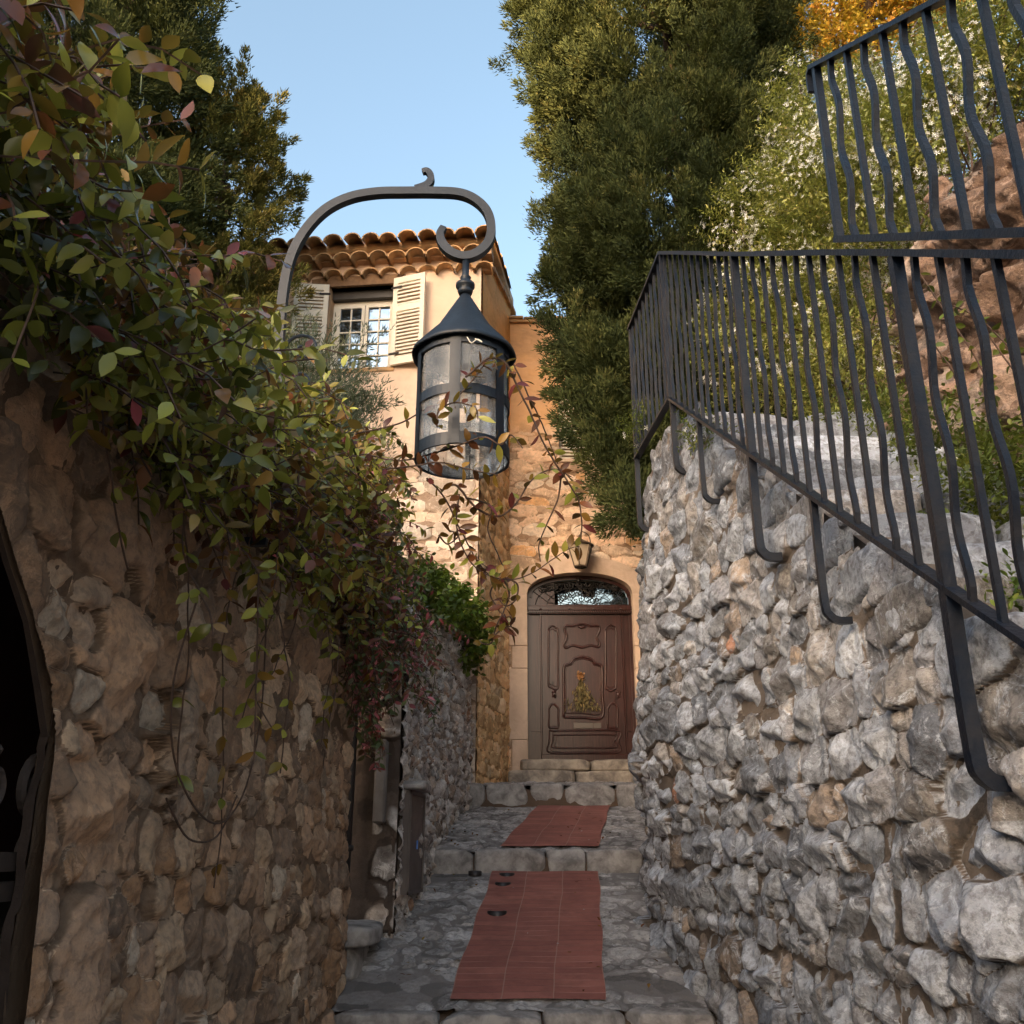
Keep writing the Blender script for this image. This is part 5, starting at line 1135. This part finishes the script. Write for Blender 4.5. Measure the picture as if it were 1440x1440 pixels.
# ================================================================== VINES
def strand(rs, p, d, n, step, grav, wander, drift=(0, 0, 0)):
    P = [np.array(p, float)]; d = np.array(d, float)
    for i in range(n):
        d = d+rs.normal(size=3)*wander+np.array([0, 0, -grav*(.3+i/n)])+np.array(drift); d /= np.linalg.norm(d); P.append(P[-1]+d*step)
    return np.array(P)
def leafed(P, rs, ln, every=1, pair=True, prob=.9):
    T = unit(np.gradient(P, axis=0)); idx = np.arange(1, len(P), every); idx = idx[rs.rand(len(idx)) < prob]; Q, D = [], []
    for i in idx:
        s = unit(np.cross(T[i], rs.normal(size=3)))
        for sg in ((1, -1) if pair else (1,)): Q.append(P[i]); D.append(s*sg+T[i]*.5+np.array([0, 0, -.15]))
    return np.array(Q).reshape(-1, 3), np.array(D).reshape(-1, 3)
def vine(name, label, seeds, rs, lm, ln, nst, step, grav, wander, drift, group=None, ratio=.47, fill=None, loc=(0, 0, 0), stem_r=.0022, colf=None, every=1):
    root = thing(name, label, 'vine', loc, group); b = MB(); Qs, Ds = [], []
    for (p, d) in seeds:
        n = rs.randint(*nst); P = strand(rs, p, d, n, step, grav, wander, drift)
        P[:, 0] = np.maximum(P[:, 0], -.95+.04*rs.rand()) if fill != 'free' else P[:, 0]
        b.tube(P[::2] if len(P) > 5 else P, stem_r, 4, cap=False); Q, D = leafed(P, rs, ln, every); Qs.append(Q); Ds.append(D)
    Q = np.concatenate(Qs); D = np.concatenate(Ds); U = rs.normal(size=Q.shape)*.55+np.array([.35, -.35, .75]); L = ln*rs.uniform(.6, 1.25, len(Q))
    col = rs.rand(len(Q)) if colf is None else colf(Q, rs)
    V, f, a = leaf_mesh(Q, D, U, L, L*ratio*rs.uniform(.85, 1.2, len(Q)), rs, col, curl=.3); mesh('foliage', V, f, M[lm], root, attr=a, smooth=True); b.build('stems', M['stem'], root); return root
rs = np.random.RandomState(101)
vtop = lambda y: float(np.interp(y, [.8, 1.3, 1.5, 2.15, 3.25, 4.5, 5.5], [1.22, 1.26, 1.24, 1.32, 1.60, 1.90, 2.08]))
seeds = []
for i in range(620):
    y = rs.uniform(.85, 5.35); zt = vtop(y); z = zt-rs.rand()**1.2*float(np.interp(y, [1, 2, 3, 5], [.28, .40, .60, .85])); x = -1.12+.27*rs.rand()+(.06 if z < zt-.3 else 0)
    seeds.append(((x, y, z), (rs.uniform(.35, 1.0), rs.uniform(-.5, .4), rs.uniform(-.3, .5 if y < 3 else .4))))
def cf(Q, rs): return np.clip(.46+1.0*(vn(Q[:, 0]*2.2, Q[:, 1]*2.2, Q[:, 2]*2.2)-.5)+rs.normal(0, .17, len(Q))+.30*np.clip((Q[:, 2]-1.15)/.5, -.4, 1), 0, .93)
def cf2(Q, rs):
    c = cf(Q, rs); red = (rs.rand(len(Q)) < .025); c[red] = rs.uniform(.94, .99, red.sum()); return c
vine('hanging_vine', 'dense star jasmine vine with glossy leaves draped over the arched left wall', seeds, rs, 'vine_leaf', .052, (7, 14), .034, .12, .17, (0, .0, 0), loc=(-1, 3, 1.5), colf=cf2)
# long trailing strands in front of the wall
rs = np.random.RandomState(117); lv = [(((-.88), 1.75, 1.0), (.05, .3, -.5), 16), ((-.86, 2.0, 1.0), (.1, .4, -.5), 20), ((-.84, 2.5, 1.0), (.1, .2, -.9), 26), ((-.84, 2.9, 1.0), (.1, .1, -.9), 26), ((-.84, 3.3, 1.0), (.05, -.2, -.9), 22), ((-.84, 3.9, 1.1), (.05, -.1, -.9), 20), ((-.84, 4.4, 1.1), (.05, -.1, -.9), 22), ((-.84, 2.3, .9), (.1, .5, -.6), 26), ((-.83, 4.8, .9), (.05, -.1, -.9), 20), ((-.83, 3.6, .9), (.05, -.1, -.9), 24), ((-.83, 2.75, .8), (.05, .25, -.9), 30)]
root = thing('trailing_vine', 'thin bare looping vine tendrils with few leaves hanging down the left wall', 'vine', (-.85, 3, .6)); b = MB(); Qs, Ds = [], []
for p, d, n in lv:
    P = strand(rs, p, d, n, .033, .10, .16); P[:, 0] = np.clip(P[:, 0], -.87, -.70); b.tube(P, .0024, 5, cap=False); Q, D = leafed(P, rs, .05, 3, True, .62); Qs.append(Q); Ds.append(D)
lp = smooth_path([(-.84, 2.45, .62), (-.85, 2.38, .40), (-.85, 2.45, .22), (-.84, 2.65, .10), (-.84, 2.9, .08), (-.85, 3.15, .2), (-.85, 3.25, .45), (-.85, 3.2, .8)], 6); b.tube(lp, .003, 5, cap=False)
lp = smooth_path([(-.84, 2.40, .12), (-.84, 2.6, .03), (-.84, 2.85, .04), (-.85, 3.05, .16)], 6); b.tube(lp, .003, 5, cap=False)
Q = np.concatenate(Qs); D = np.concatenate(Ds); V, f, a = leaf_mesh(Q, D, rs.normal(size=Q.shape)*.5+np.array([.4, -.4, .6]), .055*rs.uniform(.6, 1.2, len(Q)), .027*rs.uniform(.8, 1.2, len(Q)), rs, rs.uniform(.25, .68, len(Q))); mesh('foliage', V, f, M['vine_leaf'], root, attr=a, smooth=True); b.build('stems', M['stem'], root)
# red tinged vine further along
rs = np.random.RandomState(131); seeds = []
for i in range(230):
    y = rs.uniform(4.5, 6.25); z = rs.uniform(.95, float(np.interp(y, [4.5, 5.3, 6.3], [1.95, 1.8, 1.6]))); x = -.98+.28*rs.rand()+.1*np.clip(y-5.5, 0, 1); seeds.append(((x, y, z), (rs.uniform(.2, .8), rs.uniform(-.6, .6), rs.uniform(-.5, .4))))
for i in range(28):
    y = rs.uniform(4.9, 6.1); seeds.append(((-.90+.1*rs.rand(), y, rs.uniform(.75, 1.15)), (rs.uniform(.1, .5), rs.uniform(-.3, .5), -1)))
vine('red_vine', 'dark red and green small leaved vine over the doorway between left walls', seeds, rs, 'red_leaf', .046, (8, 15), .032, .20, .2, (0, 0, 0), loc=(-.9, 5.4, 1.3), fill='free', ratio=.40)
# trailing twig round the lantern: drawn as space curves
rs = np.random.RandomState(151)
root = thing('climbing_twig', 'long looping leafy vine shoots reaching out around and below the hanging lantern', 'vine', (-.2, 3.0, 1.0)); b = MB(); Qs, Ds = [], []
def shoot(px, ys, r=.0036, every=4, prob=.9, sub=9):
    ys = np.interp(np.linspace(0, 1, len(px)), np.linspace(0, 1, len(ys)), ys); P = smooth_path(np.array([atY(u, v, y) for (u, v), y in zip(px, ys)]), sub); P += .003*fbm(P[:, 0]*30, P[:, 1]*30, P[:, 2]*30, 2)[:, None]
    b.tube(P, np.linspace(r, r*.6, len(P)), 5, cap=False); Q, D = leafed(P, rs, .05, every, True, prob); Qs.append(Q); Ds.append(D)
shoot([(520, 640), (560, 648), (600, 640), (640, 628), (680, 615), (705, 625), (718, 612), (735, 630)], [3.3, 2.9, 2.85], every=3)
shoot([(540, 660), (585, 655), (620, 650), (660, 660), (700, 668)], [3.2, 2.9, 2.9], every=3)
shoot([(500, 610), (560, 596), (600, 575), (640, 560), (668, 530), (690, 505), (700, 520)], [3.5, 2.95, 2.85], every=5)
shoot([(615, 600), (617, 578), (640, 566), (668, 574), (672, 590)], [2.85, 2.88], every=4)
shoot([(655, 530), (672, 515), (690, 503), (712, 512), (726, 540), (745, 580), (765, 625), (783, 655), (800, 680), (814, 706), (818, 735), (817, 762)], [2.85, 3.0, 3.2], r=.0046, every=5)
shoot([(722, 512), (738, 545), (757, 585), (772, 620), (785, 652)], [3.0, 3.15], every=6)
shoot([(620, 690), (640, 682), (660, 705), (682, 722), (705, 725), (728, 705), (745, 678), (768, 662), (790, 662), (808, 680)], [3.0, 3.2], r=.0046, every=5)
shoot([(600, 672), (625, 700), (640, 730), (658, 765), (672, 790), (690, 810), (705, 815)], [3.0, 3.2], every=4)
shoot([(646, 695), (642, 730), (648, 765), (662, 790), (685, 808), (720, 815), (750, 805), (775, 788), (800, 772), (815, 768)], [3.0, 3.25], r=.003, every=4)
shoot([(655, 700), (690, 712), (686, 745), (700, 780), (712, 808)], [3.0, 3.2], every=6)
shoot([(790, 660), (785, 700), (770, 735), (758, 765), (760, 790)], [3.1, 3.2], every=6)
shoot([(706, 812), (716, 835), (708, 860), (698, 880), (690, 905), (668, 900)], [3.2, 3.2], every=5)
shoot([(712, 812), (728, 822), (726, 842), (712, 852), (700, 842)], [3.2, 3.2], every=7); shoot([(698, 815), (690, 835), (700, 856), (712, 872), (715, 890)], [3.2, 3.2], every=6)
shoot([(690, 900), (705, 885), (720, 880)], [3.2, 3.2], every=3); shoot([(617, 752), (630, 765), (645, 752), (630, 745)], [3.05, 3.1], every=8)
Q = np.concatenate(Qs); D = np.concatenate(Ds); V, f, a = leaf_mesh(Q, D+np.array([0, 0, .3]), rs.normal(size=Q.shape)*.55+np.array([.2, -.5, .6]), .056*rs.uniform(.55, 1.2, len(Q)), .025*rs.uniform(.7, 1.2, len(Q)), rs, np.clip(rs.normal(.70, .18, len(Q)), 0, .95)); mesh('foliage', V, f, M['vine_leaf'], root, attr=a, smooth=True); b.build('stems', M['stem'], root, True)
# climber hanging against the far wall end by the lamp
# grey-green wispy shrub on the left wall
rs = np.random.RandomState(161); root = thing('wispy_shrub', 'grey green feathery shrub rising behind the vine beside the lamp bracket', 'shrub', (-1.35, 5.0, 2.0)); n = 420
C = np.column_stack([rs.uniform(-1.7, -.95, n), rs.uniform(4.6, 5.8, n), rs.uniform(1.8, 2.65, n)]); C = C[(C[:, 2] < 3.15+.55*(C[:, 0]+.95)*-1.0-.35*np.abs(C[:, 1]-5)) ]
V, f, a = plumes(C, np.column_stack([rs.uniform(-.2, .9, len(C)), rs.uniform(-.5, .3, len(C)), rs.uniform(.1, 1, len(C))]), rs, .34, .035, 80, .034, .0035, rs.rand(len(C))); mesh('foliage', V, f, M['greygreen'], root, attr=a)
b = MB()
for i in range(40): c = C[rs.randint(len(C))]; b.tube(smooth_path([(-1.35+rs.normal(0, .1), 5.1, 1.9), ((c[0]-1.35)/2, c[1], (c[2]+2)/2), c], 4), .004, 4)
b.build('stems', M['stem'], root)
# green plants on wall B
rs = np.random.RandomState(171); root = thing('wall_plant', 'bright green leafy geranium mound spilling over the mid left wall top', 'plant', (-.55, 7.6, 1.8))
bl = [((-.68, 6.5, 1.72), (.18, .28, .13)), ((-.60, 7.1, 1.82), (.20, .33, .15)), ((-.52, 7.7, 1.86), (.21, .33, .17)), ((-.44, 8.2, 1.82), (.18, .30, .20)), ((-.40, 8.1, 1.66), (.11, .26, .18))]
(V, f, a), _, _ = leaf_bush(bl, 5200, rs, .052, .042, up=.5, shell=.4); mesh('foliage', V, f, M['fern'], root, attr=a)
b = MB()
for c, r in bl: 
    for k in range(4): b.tube([(-.62, c[1], 1.65), (c[0]+rs.normal(0, .08), c[1]+rs.normal(0, .1), c[2])], .005, 4)
b.build('stems', M['stem'], root)
# clay pot with a plant on the wall end
pot = thing('clay_urn', 'weathered round brown stone urn among red leaves on the left wall end', 'urn', (-.84, 5.95, 1.58))
pc = atY(499, 765, 5.95); b = MB(); b.lathe([(0, -.26), (.09, -.25), (.10, -.2), (.15, -.1), (.165, 0), (.15, .09), (.11, .14), (.13, .165), (.12, .18), (.0, .17)], tuple(pc), 24, wob=lambda a, z: .02*math.sin(a*3+z*20)); b.lathe([(.12, -.55), (.13, -.30), (.09, -.25)], tuple(pc), 16); b.build('bowl', M['clay'], pot, True)
# ground plant at the foot of the arch
rs = np.random.RandomState(175); root = thing('small_weed', 'little dark green weed growing at the foot of the arch jamb', 'plant', (-.93, 2.2, -.5)); (V, f, a), _, _ = leaf_bush([((-.91, 2.16, -.47), (.05, .06, .04))], 70, rs, .035, .018); mesh('foliage', V, f, M['fern'], root, attr=a)

# ================================================================== JASMINE, WEEDS, YELLOW TREE
rs = np.random.RandomState(181)
jas = thing('jasmine_bush', 'large light green jasmine bush covered in white star flowers above the rock wall', 'bush', (2.6, 5.6, 3.4))
def bl_at(u, v, Y, rad): return (tuple(atY(u, v, Y)), rad)
bl = [bl_at(1070, 330, 7.0, (.5, .6, .55)), bl_at(1120, 300, 6.8, (.55, .7, .65)), bl_at(1120, 390, 6.7, (.5, .6, .6)), bl_at(1170, 200, 6.4, (.5, .6, .6)), bl_at(1200, 290, 6.0, (.6, .7, .7)), bl_at(1250, 190, 5.9, (.55, .7, .45)), bl_at(1270, 240, 5.4, (.5, .6, .55)),
      bl_at(1340, 125, 5.4, (.5, .6, .42)), bl_at(1350, 150, 5.0, (.5, .5, .38)), bl_at(1430, 70, 4.8, (.5, .6, .45)), bl_at(1160, 460, 6.2, (.45, .5, .5)), bl_at(1110, 500, 6.5, (.4, .5, .5)), bl_at(1190, 540, 5.9, (.35, .4, .35)), bl_at(1130, 160, 6.9, (.35, .5, .5)), bl_at(1040, 480, 6.8, (.3, .4, .6)), bl_at(1500, 0, 4.6, (.6, .6, .6))]
(V, f, a), P, D = leaf_bush(bl, 90000, rs, .042, .015, up=.35, shell=.45, clump=10, spread=1.0); mesh('foliage', V, f, M['jasmine'], jas, attr=a)
fp, fn, rr_ = blob_pts(bl, 3600, rs, .99); k = vn(fp[:, 0]*3.2, fp[:, 1]*3.2, fp[:, 2]*3.2) > .44+.16*np.clip(4.4-fp[:, 2], 0, 1); fp, fn = fp[k], fn[k]; m_ = len(fp); fp = np.repeat(fp, 6, 0)+rs.normal(size=(m_*6, 3))*.035+np.repeat(fn, 6, 0)*.03; fn = np.repeat(fn, 6, 0)+rs.normal(size=(m_*6, 3))*.5+np.array([0, 0, .2])
V, f = star_flowers(fp, fn, rs, .019); mesh('blossom', V, f, M['petal'], jas)
b = MB()
for i in range(60):
    c, r = bl[rs.randint(len(bl))]; c = np.array(c); b.tube(smooth_path([(2.9+rs.normal(0, .1), c[1]+.3, 3.2), (c+np.array([2.9, c[1]+.3, 3.2]))/2+rs.normal(size=3)*.1, c+rs.normal(size=3)*.3], 4), .007, 4)
b.build('stems', M['stem'], jas)
rs = np.random.RandomState(191); root = thing('autumn_tree', 'golden yellow sunlit tree crown glowing at the top right above the jasmine', 'tree', (4.2, 8.5, 3.0))
bl = [bl_at(1165, 35, 7.6, (.30, .4, .35)), bl_at(1220, 20, 7.6, (.5, .5, .5)), bl_at(1280, -10, 7.5, (.6, .5, .5)), bl_at(1190, 70, 7.5, (.3, .3, .25)), bl_at(1220, -80, 7.8, (.6, .7, .7)), bl_at(1350, -30, 7.4, (.6, .6, .5))]
(V, f, a), _, _ = leaf_bush(bl, 20000, rs, .05, .028, clump=8, shell=.3); mesh('crown', V, f, M['yellow_leaf'], root, attr=a)
b = MB(); b.tube(smooth_path([(4.2, 8.9, 2.3), (4.1, 8.8, 5), (np.array(bl[1][0])), np.array(bl[4][0])], 6), .08, 8)
for c, r in bl: b.tube([(4.1, 8.8, 5.5), c], .03, 6)
b.build('trunk', M['bark'], root, True)
def weed(label, blobs, n, seed, ln=.03, wd=.012, mt='herb', flowers=0, cat='plant', name='wall_weed'):
    rs = np.random.RandomState(seed); root = thing(name, label, cat, tuple(np.array(blobs[0][0])-np.array([0, 0, blobs[0][1][2]]))); (V, f, a), _, _ = leaf_bush(blobs, n, rs, ln, wd, shell=.2, clump=8, up=.6); mesh('foliage', V, f, M[mt], root, attr=a)
    if flowers:
        P, N, _ = blob_pts(blobs, flowers, rs, .95); V, f = star_flowers(P, N+np.array([-.3, -.5, .2]), rs, .020); mesh('blossom', V, f, M['petal'], root)
weed('sprig of green with white flowers at the top left end of the railing wall', [bl_at(910, 592, 5.6, (.09, .12, .07)), bl_at(893, 605, 5.7, (.07, .1, .10))], 520, 3, flowers=7, wd=.008)
weed('tuft of green with white flowers growing out below the railing second bracket', [bl_at(1000, 612, 4.55, (.10, .10, .045)), bl_at(975, 612, 4.6, (.05, .06, .07))], 520, 4, flowers=9, wd=.008)
weed('yellow green herb mass growing against the rock wall beside the upper steps', [bl_at(1330, 640, 3.9, (.22, .3, .22)), bl_at(1400, 700, 3.3, (.20, .3, .20)), bl_at(1290, 600, 4.3, (.2, .25, .14)), bl_at(1370, 740, 3.4, (.16, .2, .12)), bl_at(1420, 640, 3.4, (.16, .2, .14))], 5200, 5, ln=.032, wd=.014, flowers=10, name='herb_clump')
weed('low green weeds in front of the jasmine at the top of the stairs', [bl_at(1180, 590, 4.9, (.3, .15, .10)), bl_at(1250, 585, 4.6, (.2, .15, .10))], 1500, 6, flowers=4, name='herb_clump')
weed('small fern on the lower stair at the right edge behind the railing', [bl_at(1415, 850, 2.6, (.08, .1, .06))], 200, 7, mt='fern', name='small_fern')
rs = np.random.RandomState(201); root = thing('creeper', 'thin green creeper stems crossing the pink rock wall at the right edge', 'vine', (2.0, 3.5, 2.2)); b = MB(); Qs, Ds = [], []
for px in ([(1290, 380), (1330, 440), (1370, 500), (1400, 560)], [(1360, 400), (1390, 470), (1440, 540)], [(1310, 480), (1350, 540), (1360, 600)], [(1340, 430), (1380, 450), (1430, 500)]):
    P = smooth_path(np.array([atY(u, v, 3.45-.0012*(u-1290)) for u, v in px]), 7); b.tube(P, .0035, 5); Q, D = leafed(P, rs, .04, 2); Qs.append(Q); Ds.append(D)
Q = np.concatenate(Qs); D = np.concatenate(Ds); V, f, a = leaf_mesh(Q, D, rs.normal(size=Q.shape)+np.array([-.5, -.5, .4]), .045, .026, rs); mesh('foliage', V, f, M['herb'], root, attr=a); b.build('stems', M['stem'], root)

rs = np.random.RandomState(303); n = 110; X = np.where(rs.rand(n) < .6, rs.uniform(-.75, -.3, n), rs.uniform(.3, .9, n)); Y = rs.uniform(5.1, 8.3, n); X = X+.35*np.clip((Y-6)/2.5, 0, 1)*(X < 0); P = np.column_stack([X, Y, gz(Y)+.014])
V, f, a = leaf_mesh(P, np.column_stack([rs.normal(size=n), rs.normal(size=n), rs.normal(0, .15, n)]), np.tile([0, 0, 1.], (n, 1)), rs.uniform(.02, .05, n), rs.uniform(.010, .022, n), rs, rs.uniform(.6, .93, n))
o = mesh('fallen_leaves', V, f, M['vine_leaf'], attr=a, smooth=True); tag(o, 'small dry fallen leaves scattered over the cobbles of the lane', 'leaves', kind='stuff')
# ================================================================== TREES
cypress('cypress_tree', 'huge dark cypress tree rising behind the railing right of centre', (1.80, 8.3, 2.3), [(2.3, .3), (3, .55), (4, .85), (5, 1.0), (6, 1.10), (7, 1.2), (8, 1.35), (10, 1.4), (13, 1.2), (15, .2)], 2.95, 10.6, 5600, 220, 211,
        lumps=[(tuple(atY(845, 590, 7.6)), .25, 34), (tuple(atY(862, 650, 7.6)), .20, 26), (tuple(atY(812, 480, 7.8)), .24, 26), (tuple(atY(885, 712, 7.4)), .13, 12), (tuple(atY(855, 520, 7.6)), .30, 40), (tuple(atY(800, 400, 7.8)), .22, 20), (tuple(atY(1010, 30, 8.6)), .45, 90), (tuple(atY(1075, 10, 8.7)), .45, 90), (tuple(atY(1040, -60, 8.7)), .6, 120), (tuple(atY(760, 30, 8.2)), .22, 26)], tl=.046, tw=.0078, gap=.27, rad=.075, length=.34, lean=(.0, 0), group='cypress trees')
cypress('cypress_tree', 'broad dark green cypress filling the top left corner behind the vine', (-4.5, 7.2, -1), [(-1, 1.0), (3, 1.2), (5, 1.25), (6.5, 1.25), (8, 1.2), (10, 1.0), (12, .3)], 1.5, 10.5, 3400, 220, 223, tl=.050, tw=.0085, gap=.24, rad=.09, group='cypress trees')
cypress('cypress_tree', 'thin olive-brown cypress with pointed tip between the big left tree and the lantern arm', (-2.92, 7.9, -1), [(-1, .4), (3, .60), (5, .56), (6, .42), (6.7, .26), (7.1, .14), (7.5, .02)], 2.0, 7.35, 1000, 170, 231, mt='cypress_tan', tl=.045, tw=.0075, gap=.30, trunk_r=.09, limb=22, length=.26, rad=.05, group='cypress trees', lumps=[(tuple(atY(395, 265, 7.9)), .16, 12)])
